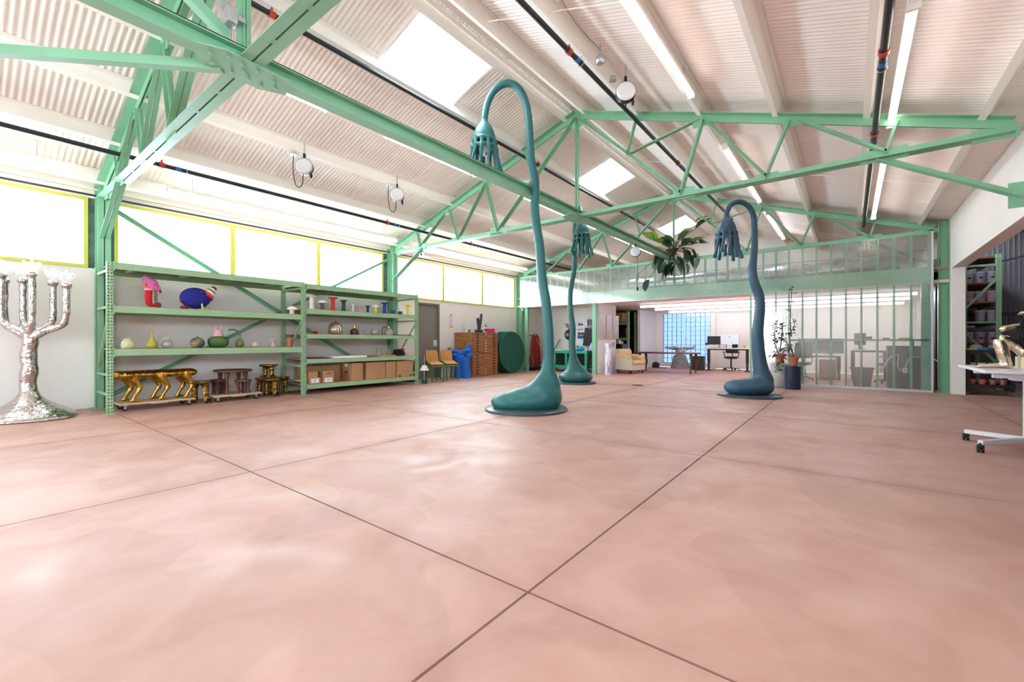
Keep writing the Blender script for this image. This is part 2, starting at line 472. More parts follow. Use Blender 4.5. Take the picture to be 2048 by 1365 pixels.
# back gable wall with a block-glass window, and the rear gable with unseen glazing added as fill
def gable(root, y, t, m=WHITE):
    MB().plate([(XL - T, 3.9), (XR + .2, 3.9), (XR + .2, zdeck(XR + .2) + .02), (XC, ZR + .02), (XL - T, zdeck(XL - T) + .02)], 'y', y, y + t).build('gable_panel', m, root)
wb = struct('wall_back')
GX0, GX1, GZ0, GZ1 = -6.77, -4.75, .19, 2.41
wallbox(wb, (XL - T, Y1, 0, GX0, Y1 + .2, 3.9), (GX1, Y1, 0, XR + .2, Y1 + .2, 3.9), (GX0, Y1, 0, GX1, Y1 + .2, GZ0), (GX0, Y1, GZ1, GX1, Y1 + .2, 3.9))
gable(wb, Y1, .2)
MB().box(GX1 + .06, Y1 - .08, 0, GX1 + .24, Y1, 2.5).build('pilaster', WHITE, wb)
MB().box(GX0 - .3, Y1 - .02, 0, XR, Y1, .12).build('skirting', WHITE, wb)
we = struct('wall_rear')
RZ = 3.1
wallbox(we, (XL - T, Y0 - .2, 0, -8.6, Y0, 3.9), (-4.2, Y0 - .2, 0, XR + .2, Y0, 3.9), (-8.6, Y0 - .2, RZ, -4.2, Y0, 3.9))
gable(we, Y0 - .2, .2)
rd = struct('window_9', (0, Y0, 0))  # glazing out of view, added for fill light from behind the camera
for k in range(5): MB().box(-8.6 + k * 1.1 - .03, -.12, 0, -8.6 + k * 1.1 + .03, -.04, RZ).build('mullion', STEEL, rd)
for z in (.03, 1.05, 2.07, RZ - .03): MB().box(-8.6, -.12, z - .03, -4.2, -.04, z + .03).build('rail', STEEL, rd)
MB().box(-8.6, -.085, 0, -4.2, -.08, RZ).build('pane', GLASS, rd)
portal('rear_fill_portal', (-6.4, Y0 - .3, RZ / 2), (pi / 2, 0, pi), 4.4, 3.0)

# glass blocks
GB = clear_mat('blue glass block', (.17, .21, .28, 1), gloss_rough=.15, refl=.06, diffuse=.08, dcol=(.45, .6, .9, 1))
MORT = mat('block mortar', '#c3cfdd', .7)
gbw = struct('window_7', (GX0, Y1, GZ0))

gb0 = None; bw = (GX1 - GX0) / 10; bh = (GZ1 - GZ0) / 11
for i in range(11): MB().box(i * bw - .008, .012, 0, i * bw + .008, .07, GZ1 - GZ0).build('mortar_joint', MORT, gbw)
for j in range(12): MB().box(0, .013, j * bh - .008, GX1 - GX0, .069, j * bh + .008).build('mortar_joint', MORT, gbw)
gm = MB().box(.008, 0, .008, bw - .008, .08, bh - .008)
for i in range(10):
    for j in range(11):
        if gb0 is None: gb0 = gm.build('glass_block', GB, gbw, bevel=.012); gb0.location = (0, 0, 0)
        else: inst(gb0, (i * bw, 0, j * bh), gbw)

# ------------------------------------------------------------------ steel frame
def dbl_angle(m, p, q, a, up, gap=.018, th=.009, flip=1):
    """two steel angles back to back; the outstanding legs lie at the bottom (flip=1) or top (-1)"""
    for sg in (-1, 1):
        g = sg * gap / 2
        poly = [(g, 0), (g + sg * a, 0), (g + sg * a, flip * th), (g + sg * th, flip * th), (g + sg * th, flip * a), (g, flip * a)]
        m.sect(p, q, poly, up)
def make_truss(full_column_z=True):
    r = thing('roof_truss', '', 'truss', (XC, TY[0], 0))
    zt = lambda o: ZR - .2 - SL * abs(o)
    ZB = 3.64
    hs = 5.9
    def mem(name, p, q, a, flip=1, gap=.018):
        m = MB(); up = (0, 0, 1)
        dbl_angle(m, (p[0], 0, p[1]), (q[0], 0, q[1]), a, up, flip=flip, gap=gap); m.build(name, GREEN, r)
    for sd in (-1, 1):
        mem('top_chord', (0, zt(0)), (sd * hs, zt(hs)), .115, flip=-1)
        mem('bottom_chord', (0, ZB), (sd * hs, ZB), .09)
        webs = [((0, zt(0) - .1), (2.05, ZB + .06), .062), ((2.05, ZB + .04), (2.43, zt(2.43) - .08), .05),
                ((2.43, zt(2.43) - .1), (3.33, ZB + .05), .05), ((3.33, ZB + .04), (3.65, zt(3.65) - .08), .042),
                ((3.75, zt(3.75) - .08), (4.75, ZB + .06), .045), ((4.75, ZB + .05), (4.87, zt(4.87) - .05), .038),
                ((1.08, (zt(0) - .1) + (ZB + .16 - zt(0)) * 1.08 / 2.05), (1.26, zt(1.26) - .08), .036),
                ((1.08, (zt(0) - .1) + (ZB + .16 - zt(0)) * 1.08 / 2.05), (2.35, zt(2.35) - .09), .036),
                ((4.6, ZB + .02), (5.95, 2.86), .062)]
        for p, q, a in webs: mem('web_member' if a != .062 or p[0] < 1 else 'knee_brace', (sd * p[0], p[1]), (sd * q[0], q[1]), a, gap=.014)
        for o, z, w, h in ((2.1, ZB + .07, .36, .18), (3.36, ZB + .06, .28, .13), (4.72, ZB + .05, .5, .17), (2.43, zt(2.43) - .1, .36, .16), (3.7, zt(3.7) - .09, .28, .12), (5.75, ZB + .04, .4, .16), (5.92, 2.9, .14, .3)):
            MB().cbox((sd * o, 0, z), (w, .012, h)).build('gusset_plate', GREEN, r)
        for k in range(5):
            MB().cyl((sd * (4.5 + .09 * k), -.024, ZB + .045), (sd * (4.5 + .09 * k), .024, ZB + .045), .012, 6).build('bolt', GREEN, r)
        for o in (.6, 1.2, 2.8, 3.9):
            MB().cbox((sd * o, 0, ZB + .004), (.06, .03, .008)).build('stitch_plate', GREEN, r)
    m = MB(); dbl_angle(m, (0, 0, ZB), (0, 0, zt(0) - .1), .05, (1, 0, 0)); m.build('king_post', GREEN, r)
    MB().plate([(-.28, zt(0) - .12), (-.1, zt(0) - .3), (.1, zt(0) - .3), (.28, zt(0) - .12), (0, zt(0) - .02)], 'y', -.006, .006).build('gusset_plate', GREEN, r)
    MB().plate([(-.16, -.3), (.1, -.42), (.2, -.2), (.16, .34), (-.1, .42), (-.2, .2)], 'z', ZB - .012, ZB - .001).build('centre_plate', GREEN, r)
    for px, py in ((-.08, -.22), (.06, -.28), (-.1, -.06), (.1, -.05), (-.1, .08), (.1, .08), (0, .0), (.05, .24), (-.05, .3), (-.12, .2), (.12, -.16)):
        MB().lathe([(.018, 0), (.018, .008), (.012, .013)], 6, (px, py, ZB - .025)).build('bolt', GREEN, r)
    return r
tr = make_truss()
tr['label'] = 'nearest green steel roof truss, overhead at the upper left'
tr['group'] = 'green roof trusses'
dup(tr, (XC, TY[1], 0), label='middle green steel roof truss spanning above the tall lamps', group='green roof trusses')
dup(tr, (XC, TY[2], 0), label='farthest green steel roof truss, above the translucent screen', group='green roof trusses')

def column(x, y, sd, label, h=3.9, q=.13):
    c = thing('steel_column', label, 'column', (x, y, 0), 0, 'green steel columns')
    MB().box(-q, -.006, .012, q, .006, h).build('web', GREEN, c)
    for a in (-q, q - .012): MB().box(a, -.085, .012, a + .012, .085, h).build('flange', GREEN, c)
    MB().box(-q - .05, -.15, 0, min(.2, q + .05) if sd > 0 else q, .15, .012).build('base_plate', GREEN, c)
    for a in (-q - .025, q - .03):
        for b in (-.1, .1): MB().lathe([(.014, 0), (.014, .02), (.008, .03)], 6, (a, b, .012)).build('bolt', STEEL, c)
    return c
lb = ['green steel column against the left wall behind the first rack post', 'green steel column between the windows behind the second rack', 'green steel column in the far left corner beside the round tabletops']
for i, y in enumerate(TY):
    column(XL + .14, y, 1, lb[i])
column(XR - .092, TY[2], -1, 'tall green steel column beside the right end of the translucent screen', q=.09)
# long beam under the middle of the trusses
bm = thing('long_beam', 'long green steel beam running under the middle of the trusses', 'beam', (XC, 0, 3.64))
I = lambda w, h, t: [(-w / 2, 0), (w / 2, 0), (w / 2, t), (t / 2, t), (t / 2, h - t), (w / 2, h - t), (w / 2, h), (-w / 2, h), (-w / 2, h - t), (-t / 2, h - t), (-t / 2, t), (-w / 2, t)]
MB().sect((0, -4.4, .004), (0, TY[2], .004), I(.15, .155, .012)).build('girder', GREEN, bm)
for y in (-.6, .4, 2.35, 3.3, 4.6, 5.9, 6.9, 8.6, 9.9, 11.2, 12.5):
    MB().cyl((.05, y, .155), (.05, y, .19), .014, 6).build('clip', GREEN, bm)
MB().tube([(.05, -4, .172), (.05, 13.8, .172)], .011, 6).build('conduit', BLACK, bm)
# bracing
def brace(name, label, p, q, a=.05, up=(0, 0, 1), m=GREEN, group=None):
    mb = MB(); t = .007
    mb.sect(p, q, [(0, 0), (a, 0), (a, t), (t, t), (t, a), (0, a)], up)
    return tag(mb.build(name, m, org=tuple(p)), label, 'brace', group)
brace('sway_brace', 'steep green brace rising from the nearest truss node to the ridge', (XC - .02, TY[0] - .12, 3.86), (XC - .02, -1.4, 5.72), .085)
brace('horizontal_brace', 'level green brace reaching left out of frame from the nearest truss node', (XC - .12, TY[0] - .15, 3.62), (XL + .2, -4.3, 3.62), .08)
brace('wall_brace', 'green diagonal wall brace falling from the first column past the racks', (XL + .05, 1.75, 3.58), (XL + .05, 7.6, .12), .07, (1, 0, 0), group='crossed wall braces')
brace('wall_brace', 'green diagonal wall brace rising behind the racks to the second column', (XL + .06, 1.75, .25), (XL + .06, 7.6, 3.5), .07, (1, 0, 0), group='crossed wall braces')

# sprinkler pipes
def pipe(label, x, z, y0, y1, marks, r=.036):
    p = thing('sprinkler_pipe', label, 'pipe', (x, 0, z), group='black sprinkler pipes')
    MB().tube([(0, y0, 0), (0, y1, 0)], r, 12).build('pipe_run', BLACK, p, smooth=60)
    for y in marks:
        MB().tube([(0, y - .035, 0), (0, y + .035, 0)], r + .012, 12).build('coupling', RED, p, smooth=60)
        MB().cyl((0, y, r), (0, y, r + .05), .014, 8).build('sprinkler_head', RED, p)
        MB().tube([(0, y + .18, 0), (0, y + .26, 0)], r + .003, 12).build('tape_band', BLUET, p, smooth=60)
        MB().torus((0, y + .34, 0), r + .006, .006, 14, 5, 'y').build('hanger_ring', STEEL, p)
        MB().cyl((0, y + .34, r), (0, y + .34, zdeck(x) - z - .03), .005, 5).build('hanger_rod', STEEL, p)
    return p
pipe('black sprinkler pipe low along the left wall above the windows', -9.0, 4.08, Y0, 15.5, (-3.5, 2.15, 6.6, 9.6))
pipe('black sprinkler pipe with blue tape beside the skylights', -5.67, 5.22, Y0, 15.8, (.3, 2.45, 8.3, 13.0))
pipe('black sprinkler pipe just right of the ridge behind the cord reel', -3.1, 5.22, Y0, 16.0, (-1, 5.3, 10.2))
pipe('black sprinkler pipe farthest right beside the bright tube light', .27, 4.08, Y0, 14.2, (-1.5, 5.75, 7.95))

# strip lights
HOUS = mat('white enamel', '#f1efec', .35)
def strip(label, p, q, w=.1, tm=None, hang=.17):
    p, q = V(p), V(q); L = (q - p).length
    s = thing('strip_light', label, 'light', p, math.atan2(q.y - p.y, q.x - p.x), 'fluorescent strip lights')
    MB().box(0, -w * .4, .03, L, w * .4, .085).build('housing', HOUS, s)
    MB().tube([(.03, 0, 0), (L - .03, 0, 0)], w * .36, 10).build('tube', tm or TUBE, s, smooth=60)
    for x in (0, L - .03): MB().box(x, -w / 2, -.035, x + .03, w / 2, .025).build('end_cap', HOUS, s)
    for x in (.4, L - .4): MB().cyl((x, 0, .08), (x, 0, hang), .005, 5).build('hanger', STEEL, s)
def zl(x): return zchord(x) - .07
for x, ya, yb, lab in ((.44, 5.15, 7.85, 'bright strip light nearest the right wall, in front of the middle truss'), (.44, 9.0, 13.5, 'strip light nearest the right wall, beyond the middle truss'),
                       (-1.9, 1.9, 6.9, 'strip light overhead right of the ridge, nearest the camera'), (-1.9, 9.1, 13.2, 'strip light right of the ridge between middle and far truss'), (-1.9, 14.6, 18.5, 'strip light right of the ridge behind the far truss'),
                       (-6.7, 2.35, 3.75, 'short strip light glowing just under the long beam'), (-6.7, 4.9, 7.3, 'strip light hidden partly by the long beam, left slope'), (-6.7, 9.0, 13.2, 'strip light on the left slope behind the rear lamp'),
                       (-9.62, -4.0, 1.2, 'strip light above the leftmost window'), (-9.62, 2.35, 7.35, 'long strip light above the windows behind the racks'), (-9.62, 8.3, 13.3, 'strip light above the windows of the far left bay'),
                       (-6.7, 14.6, 18.5, 'unseen strip light added left of the ridge to brighten the mezzanine'), (-1.9, -5.5, -.5, 'strip light behind the camera right of the ridge'), (-6.7, -5.5, -.5, 'strip light behind the camera left of the ridge')):  # the mezzanine strip left of the ridge is added to brighten the loft
    dz = .09 if x < -9 else 0
    strip(lab, (x, ya, zl(x) - dz), (x, yb, zl(x) - dz), tm=TUBE2 if ya > 14 else None, hang=.265 + dz * .85)

# ------------------------------------------------------------------ mezzanine, screen and office shell
CEILW = mat('office ceiling paint', '#ead9cf', .8)
mz = struct('ceiling_office', (0, 0, 0))
MB().box(XL, 13.76, 2.5, XR, Y1, 2.56).build('ceiling_board', CEILW, mz)
MB().box(XL, 13.76, 2.80, XR, Y1, 2.86).build('deck_board', mat('mezzanine ply', '#a58b74', .7), mz)
wa = struct('wall_alcove', (0, 0, 0))
wallbox(wa, (XL, 15.3, 0, -7.1, 15.42, 2.5), (-7.1, 13.95, 0, -7.0, 15.45, 2.5))
for x in (-9.3, -8.25): MB().box(x, 15.294, .1, x + .012, 15.3, 2.45).build('joint_strip', WHITE, wa)
MB().box(-7.0, 13.95, 1.2, -6.995, 15.45, 1.212).build('joint_strip', WHITE, wa)
ws = struct('wall_storage', (0, 0, 0))
wallbox(ws, (-7.15, 18.0, 0, -7.05, Y1, 2.5), (-7.16, 17.96, 0, -7.04, 18.02, 2.5))
MB().box(-7.05, 18.02, 0, -7.04, Y1, .1).build('skirting', WHITE, ws)
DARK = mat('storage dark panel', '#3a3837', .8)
wallbox(ws, (XL, Y1 - .03, 0, -7.2, Y1, 2.5), (XL, 15.46, 0, XL + .03, Y1 - .03, 2.5), (XL, 15.42, 0, -7.16, 15.45, 2.5), m=DARK)  # the unlit look of the storage room is put into the panel colour

SY = 13.62                                  # face of the translucent screen
POLY = clear_mat('clear corrugated plastic', (.93, .97, .96, 1), gloss_rough=.09, refl=.12, diffuse=.12, wave=26)
ALU = mat('pale aluminium trim', '#c9cdd0', .4, metal=.4)
sc_ = thing('partition_screen', 'translucent corrugated plastic screen on green studs across the back', 'partition', (0, SY, 0))
UX0, UX1, LX0 = -10.15, 1.45, -2.15
nW = 1.2
x = UX1
while x > UX0 + .1:
    a = max(UX0, x - nW)
    MB().box(a + .002, 0, 2.47, x - .002, .005, 3.62).build('upper_panel', POLY, sc_)
    if a >= LX0 - .01: MB().box(a + .002, 0, .05, x - .002, .005, 2.465).build('lower_panel', POLY, sc_)
    x -= nW
k = 0; x = UX1 - .03
st_u = st_l = None
while x > UX0:
    if st_u is None: st_u = MB().box(-.022, .02, 2.86, .022, .09, 3.6).build('stud', GREEN, sc_); st_u.location = (x, 0, 0)
    else: inst(st_u, (x, 0, 0), sc_)
    if x > LX0 - .05:
        if st_l is None: st_l = MB().box(-.022, .02, .05, .022, .09, 2.47).build('stud', GREEN, sc_); st_l.location = (x, 0, 0)
        else: inst(st_l, (x, 0, 0), sc_)
    for z in (2.6, 1.2, .1):
        if (z > 2.5 and k % 2 == 0) or (z < 2.5 and x > LX0 and k % 4 == 0):
            MB().cyl((x, -.012, z), (x, 0, z), .012, 6).build('screw_cap', STEEL, sc_)
    x -= .3; k += 1
MB().box(UX0, .02, 2.5, UX1 + .05, .12, 2.86).build('rim_beam', GREEN, sc_)
MB().box(UX0, .02, 3.6, UX1, .09, 3.65).build('top_rail', GREEN, sc_)
MB().box(LX0, .02, 1.17, UX1, .1, 1.215).build('mid_rail', GREEN, sc_)
MB().box(LX0, -.02, 0, UX1 + .03, .09, .05).build('floor_track', ALU, sc_)
MB().box(UX1, -.02, .05, UX1 + .04, .09, 3.66).build('edge_trim', ALU, sc_)
MB().box(UX1 - .16, .02, .05, UX1 - .05, .12, 2.5).build('end_stud', GREEN, sc_)
MB().tube([(UX0, .05, 3.22), (UX1, .05, 3.24)], .006, 5).build('cable', BLACK, sc_)
# slim green posts carrying the mezzanine
def post(label, x, y):
    p = thing('mezzanine_post', label, 'post', (x, y, 0), 0, 'mezzanine posts')
    MB().box(-.07, -.05, .01, .07, .05, 2.5).build('shaft', GREEN, p)
    MB().box(-.11, -.09, 0, .11, .09, .01).build('base_plate', GREEN, p)
post('slim green post at the end of the papered white wall', -7.08, 13.86)
post('slim green post at the left wall of the workshop alcove', -10.03, 13.9)
# office strip lights
for y, x0, lab in ((15.3, -6.0, 'front'), (16.95, -6.05, 'middle'), (18.9, -6.15, 'rear')):
    strip(lab + ' row of long strip light under the office ceiling', (x0, y, 2.4), (1.4, y, 2.4), .09, TUBE2)

# mezzanine goods seen through the screen
FOIL = mat('silver duct foil', '#c4c4c6', .28, metal=.9, var=.2, scale=8, bump=.5, bscale=14)
dpts = []; rr = []
for i in range(40):
    x = -6.8 + i * .2
    dpts.append((x, 15.6 + .06 * math.sin(i * .5), 3.2 + .02 * math.sin(i * .37 + 1))); rr.append(.265 + .012 * (i % 2) + .02 * math.sin(i))
tag(MB().tube(dpts, rr, 16).build('foil_duct', FOIL, smooth=60), 'long silver foil duct lying along the mezzanine behind the screen', 'duct')
CARD = mat('brown cardboard', '#b48a63', .75, var=.06, scale=3)
def carton(label, c, d, rz=0, group=None, tape=True):
    r = thing('cardboard_box', label, 'box', (c[0], c[1], c[2]), rz, group)
    MB().cbox((0, 0, d[2] / 2), d).build('carton', CARD, r, bevel=.004)
    if tape: MB().box(-d[0] / 2 - .001, -.025, d[2] - .08, d[0] / 2 + .001, .025, d[2] + .001).build('tape', mat('parcel tape', '#a87c50', .3), r)
    return r
carton('large brown carton on the mezzanine right of the hanging plant', (-3.3, 16.6, 2.862), (.7, .6, .62), group='mezzanine cartons')
carton('brown carton on the mezzanine above the right lamp', (-1.3, 16.9, 2.862), (.5, .5, .75), group='mezzanine cartons')
carton('wide brown carton on the mezzanine at far left behind the screen', (-8.2, 16.2, 2.862), (1.2, .8, .55), group='mezzanine cartons')

# ------------------------------------------------------------------ side room on the right
sr = struct('wall_side_room', (0, 0, 0))
GREYM = mat('grey ribbed metal', '#77767b', .6, var=.05, scale=2)
def ribbed(x0, x1, y, z0, z1):
    m = MB(); n = int((x1 - x0) / .1); prev = None
    pts = []
    for i in range(n):
        a = x0 + i * .1; pts += [(a, 0), (a + .07, 0), (a + .075, -.02), (a + .095, -.02)]
    for px, dy in pts:
        m.v += [(px, y + dy, z0), (px, y + dy, z1)]
        k = len(m.v)
        if k >= 4: m.f.append((k - 4, k - 2, k - 1, k - 3))
    return m
ribbed(1.9, 8.2, 18.0, 1.6, 4.4).build('ribbed_sheet', GREYM, sr)
MB().box(1.9, 18.02, 0, 8.2, 18.1, 1.62).build('wall_panel', GREYM, sr)
MB().box(1.9, 17.9, 1.9, 8.2, 18.0, 1.96).build('girt', mat('dark girt', '#4a494d', .6), sr)
MB().box(8.0, 2.0, 0, 8.1, 18.1, 4.0).build('wall_panel', GREYM, sr)
MB().box(1.93, 2.0, 0, 8.1, 2.1, 4.4).build('wall_panel', GREYM, sr)
cs = struct('ceiling_side_room', (0, 0, 0))
MB().add([(1.93, 2, 4.35), (1.93, 18.1, 4.35), (8.1, 18.1, 3.7), (8.1, 2, 3.7)], [(0, 1, 2, 3)]).build('roof_sheet', mat('dark shed roof', '#58585c', .7), cs)
for y in (6.5, 9.5, 12.5, 15.5): MB().bar((1.93, y, 4.25), (8.1, y, 3.6), .08, .16).build('rafter', mat('dark girt'), cs)
strip('strip light on the side room ceiling', (3.6, 7.5, 3.75), (3.6, 12.0, 3.75), .1, TUBE2, .40)
MB().tube([(2.2, 17.6, 3.1), (6, 17.6, 4.0)], .03, 6).build('rafter_brace', mat('dark girt'), cs)

# ------------------------------------------------------------------ pallet racks on the left
FX, BX = -9.37, -10.29                        # front and back posts
def punched_post(h, w=.078):
    """square post, front (+X) and camera-side (-Y) faces punched with two and one columns of holes"""
    m = MB(); hw = w / 2; p = .0508; n = int(h / p)
    def face(fn, cols):
        cw = w / len(cols)
        for c in range(len(cols)):
            a0 = -hw + c * cw
            for k in range(n):
                z0 = k * h / n; z1 = (k + 1) * h / n; zc = (z0 + z1) / 2; ac = a0 + cw / 2
                out = [(a0, z0), (a0 + cw / 2, z0), (a0 + cw, z0), (a0 + cw, zc), (a0 + cw, z1), (a0 + cw / 2, z1), (a0, z1), (a0, zc)]
                r = .0112
                inn = [(ac + r * math.cos(t), zc + r * 1.25 * math.sin(t)) for t in [pi * (1.25 + .25 * i) for i in range(8)]]
                b = len(m.v); m.v += [fn(*q) for q in out] + [fn(*q) for q in inn]
                m.f += [(b + i, b + (i + 1) % 8, b + 8 + (i + 1) % 8, b + 8 + i) for i in range(8)]
    face(lambda a, z: (hw, a, z), [0, 1])
    face(lambda a, z: (a, -hw, z), [0])
    face(lambda a, z: (a, hw, z), [0])
    m.add([(-hw, -hw, 0), (-hw, hw, 0), (-hw, hw, h), (-hw, -hw, h)], [(0, 1, 2, 3)])
    return m
post0 = None
def rack_frame(root, y, h=2.43):
    global post0
    for x in (FX, BX):
        if post0 is None:
            post0 = punched_post(h).build('upright_post', RACK, root); post0.location = (x, y, .008)
        else:
            c = inst(post0, (x, y, .008), root)
        MB().box(x - .07, y - .07, 0, x + .07, y + .07, .008).build('foot_plate', RACK, root)
    for z in (.3, .62, 1.72, 2.32): MB().bar((BX, y, z), (FX, y, z), .03, .04).build('frame_strut', RACK, root)
    MB().bar((BX, y, .62), (FX, y, 1.7), .03, .035).build('frame_brace', RACK, root)
def rack(label, y0, y1, levels, own_left):
    r = thing('pallet_rack', label, 'rack', (0, 0, 0), 0, 'sage green pallet racks')
    if own_left: rack_frame(r, y0)
    rack_frame(r, y1)
    for z0, z1, board in levels:
        for x in (FX + .03, BX - .03):
            b = MB().box(x - .025, y0 + .04, z0, x + .025, y1 - .04, z1).build('shelf_beam', RACK, r)
        for y in (y0 + .04, y1 - .05):
            MB().box(FX + .04, y - .0, z0 - .03, FX + .062, y + .012, z1 + .02).build('beam_connector', RACK, r)
        if board: MB().box(BX - .02, y0 + .05, z1 - .012, FX + .04, y1 - .05, z1 + .008).build('shelf_board', WOOD, r)
        else:
            for k in range(4):
                yy = y0 + (y1 - y0) * (k + .5) / 4; MB().box(BX, yy - .03, z0 + .05, FX, yy + .03, z1).build('cross_bar', RACK, r)
            MB().box(BX - .02, y0 + .05, z1 - .005, FX + .04, y1 - .05, z1 + .01).build('shelf_board', mat('grey shelf board', '#8f9490', .7), r)
    return r
rack('left pallet rack holding knitted creatures, with gold furniture underneath', 1.57, 4.70, [(2.33, 2.43, 0), (1.63, 1.735, 1), (.93, 1.035, 1)], True)
rack('right pallet rack holding coloured spools and cardboard boxes', 4.70, 7.83, [(2.31, 2.41, 0), (1.765, 1.865, 1), (1.225, 1.315, 1), (.68, .765, 1), (.12, .21, 1)], False)
S1, S2 = 1.744, 1.044                           # shelf tops, left rack
R1, R2, R3, R4 = 1.874, 1.324, .774, .219       # shelf tops, right rack
SX = -9.55

def simple(name, label, cat, mb, m, org, group=None, smooth=50, **k):
    return tag(mb.build(name, m, org=org, smooth=smooth, **k), label, cat, group)

# knitted pink creature on red leg
c = thing('knitted_creature', 'pink spotted knitted bird creature standing on a red leg', 'sculpture', (SX, 2.1, S1))
PK = mat('pink knit', '#e878b0', .9, col2='#5d2646', scale=26, lo=.60, hi=.66, bump=.4, bscale=90)
REDK = mat('red knit', '#c9222b', .85, bump=.4, bscale=90)
BRK = mat('brown knit', '#6b4a42', .9, col2='#9a8f84', scale=40, bump=.4, bscale=80)
b = MB().ell((0, -.03, .47), (.075, .075, .075), 16, 10).ell((0, .03, .40), (.085, .11, .11), 16, 10).ell((0, .11, .35), (.045, .06, .06), 12, 8)
b.build('body', PK, c, remesh=.012, sm=3)
for s_ in (-1, 1): MB().ell((.055, -.055 + .045 * s_, .475), (.02, .026, .026), 10, 8).build('eye', mat('knit eye blue', '#6fa8cc', .7), c, smooth=60)
MB().cyl((.06, -.06, .385), (.105, -.075, .37), .032, 10, .018).build('beak', mat('orange knit', '#e07b2c', .8), c, smooth=60)
MB().tube([(.01, .0, .31), (.01, -.005, .2), (.01, .0, .08), (.01, .04, .03), (.01, .085, .025)], [.052, .05, .046, .04, .03], 12).build('thick_leg', REDK, c, smooth=70)
MB().torus((.01, .0, .31), .05, .014, 16, 8).build('ruffle', mat('pale pink knit', '#efc3cf', .9), c, smooth=70)
MB().tube([(0, .1, .31), (0, .1, .2), (.0, .1, .1), (0, .1, .05)], [.022, .024, .022, .026], 10).build('thin_leg', BRK, c, smooth=70)
MB().ell((.02, .13, .05), (.05, .045, .05), 12, 8).build('foot_ball', mat('maroon knit', '#8a3038', .9, bump=.3), c, smooth=70)
MB().lathe([(.09, 0), (.095, .008), (.05, .016), (.01, .016)], 14).build('foot_pad', BRK, c)
MB().tube([(0, .14, .33), (0, .165, .29), (0, .16, .26)], [.022, .018, .008], 8).build('tail', mat('plum knit', '#7a3157', .9), c, smooth=70)

# blue knitted creature
c = thing('knitted_creature', 'round navy blue knitted creature with a striped cone snout', 'sculpture', (SX, 2.8, S1))
NV = mat('navy knit', '#1c2383', .85, bump=.4, bscale=90, var=.15, scale=20)
MB().ell((0, -.02, .215), (.18, .24, .195), 24, 14).build('body', NV, c, smooth=180)
for k, (col, r0, r1) in enumerate((('#c8285a', .125, .112), ('#e8584a', .112, .1), ('#f0dcc0', .1, .086), ('#3d9a6a', .086, .07), ('#e6e0c8', .07, .06))):
    d0 = .0 + k * .038; ax = V(0, .62, .78).normalized(); p0 = V(.02, .14, .255) + ax * d0
    MB().cyl(p0, p0 + ax * .039, r0, 16, r1).build('snout_band', mat('knit band ' + col, col, .85), c, smooth=60)
p0 = V(.02, .14, .255) + ax * .19
MB().ell(p0, .058, 12, 8).build('snout_tip', mat('dark red knit', '#8f1f35', .9), c, smooth=70)
for y, z, x in ((-.07, .36, .07), (-.005, .365, .07), (.03, .325, .12)): MB().ell((x, y, z), (.024, .028, .016), 10, 6).build('yellow_spot', mat('yellow knit', '#e3b23a', .8), c, smooth=70)
MB().tube([(.13, .04, .12), (.15, .045, .05), (.16, .05, .004)], [.016, .016, .018], 8).build('leg', mat('lime knit', '#b9cf7c', .8), c, smooth=60)
MB().tube([(.05, .15, .1), (.05, .16, .05), (.05, .16, .004)], [.016, .016, .018], 8).build('leg', mat('lime knit'), c, smooth=60)
MB().ell((.06, -.2, .035), (.05, .075, .034), 12, 8).build('foot', mat('maroon knit'), c, smooth=70)
MB().ell((.05, -.25, .15), (.02, .025, .03), 8, 6).build('tail', mat('maroon knit'), c, smooth=70)

# mushroom lamp on the left rack
def mushroom(label, x, y, z, colr, h, capr, stem, white=True):
    r = thing('mushroom_lamp', label, 'lamp', (x, y, z), 0, 'mushroom topped table lamps')
    MB().lathe([(stem, 0), (stem, h)], 18).build('stem', mat('matte ' + colr, colr, .5), r, smooth=40)
    MB().lathe([(capr, h), (capr, h + .012), (capr * .75, h + .05), (capr * .4, h + .075), (.005, h + .08)], 22).build('cap', mat('cap white', '#f0e9e4', .5), r, smooth=50)
mushroom('small white mushroom lamp at the right end of the knitted creature shelf', SX + .05, 4.52, S1, '#e9dfd8', .10, .115, .05)

# vessels on the middle shelf of the left rack
def vessel(name, label, y, prof, m, z=S2, x=SX, n=20, cat='vase', wob=None):
    return simple(name, label, cat, MB().lathe(prof, n, (x, y, z), wob), m, (x, y, z), 'ceramic and glass vessels', 60)
MOTY = mat('speckled pale yellow glaze', '#c9d08c', .35, col2='#e4dfc4', scale=22, bump=.3, bscale=40)
vessel('small_jar', 'small speckled pale yellow jar at left end of the shelf', 1.83, [(.07, 0), (.088, .02), (.092, .07), (.08, .12), (.05, .135), (.062, .15), (.066, .165), (.03, .168)], MOTY)
r = thing('gourd_bottle', 'yellow green gourd bottle with a long thin bent neck', 'vase', (SX, 2.15, S2), 0, 'ceramic and glass vessels')
OLV = mat('olive yellow glaze', '#b9ae45', .25, var=.2, scale=14)
MB().lathe([(.06, 0), (.082, .03), (.085, .07), (.06, .12), (.032, .16), (.02, .18)], 20).build('belly', OLV, r, smooth=70)
MB().tube([(0, 0, .17), (0, .003, .22), (0, -.005, .27), (0, -.025, .31), (0, -.04, .325)], [.021, .016, .015, .013, .012], 10).build('neck', OLV, r, smooth=70)
CLG = clear_mat('clear bubble glass', (.93, .93, .93, 1), gloss_rough=.02, refl=.12, diffuse=.12)
r = thing('glass_flask', 'clear crackled glass flask with a drooping spout', 'vase', (SX, 2.36, S2), 0, 'ceramic and glass vessels')
MB().lathe([(.05, 0), (.08, .03), (.088, .075), (.065, .12), (.035, .145), (.02, .15)], 20).build('belly', CLG, r, smooth=70)
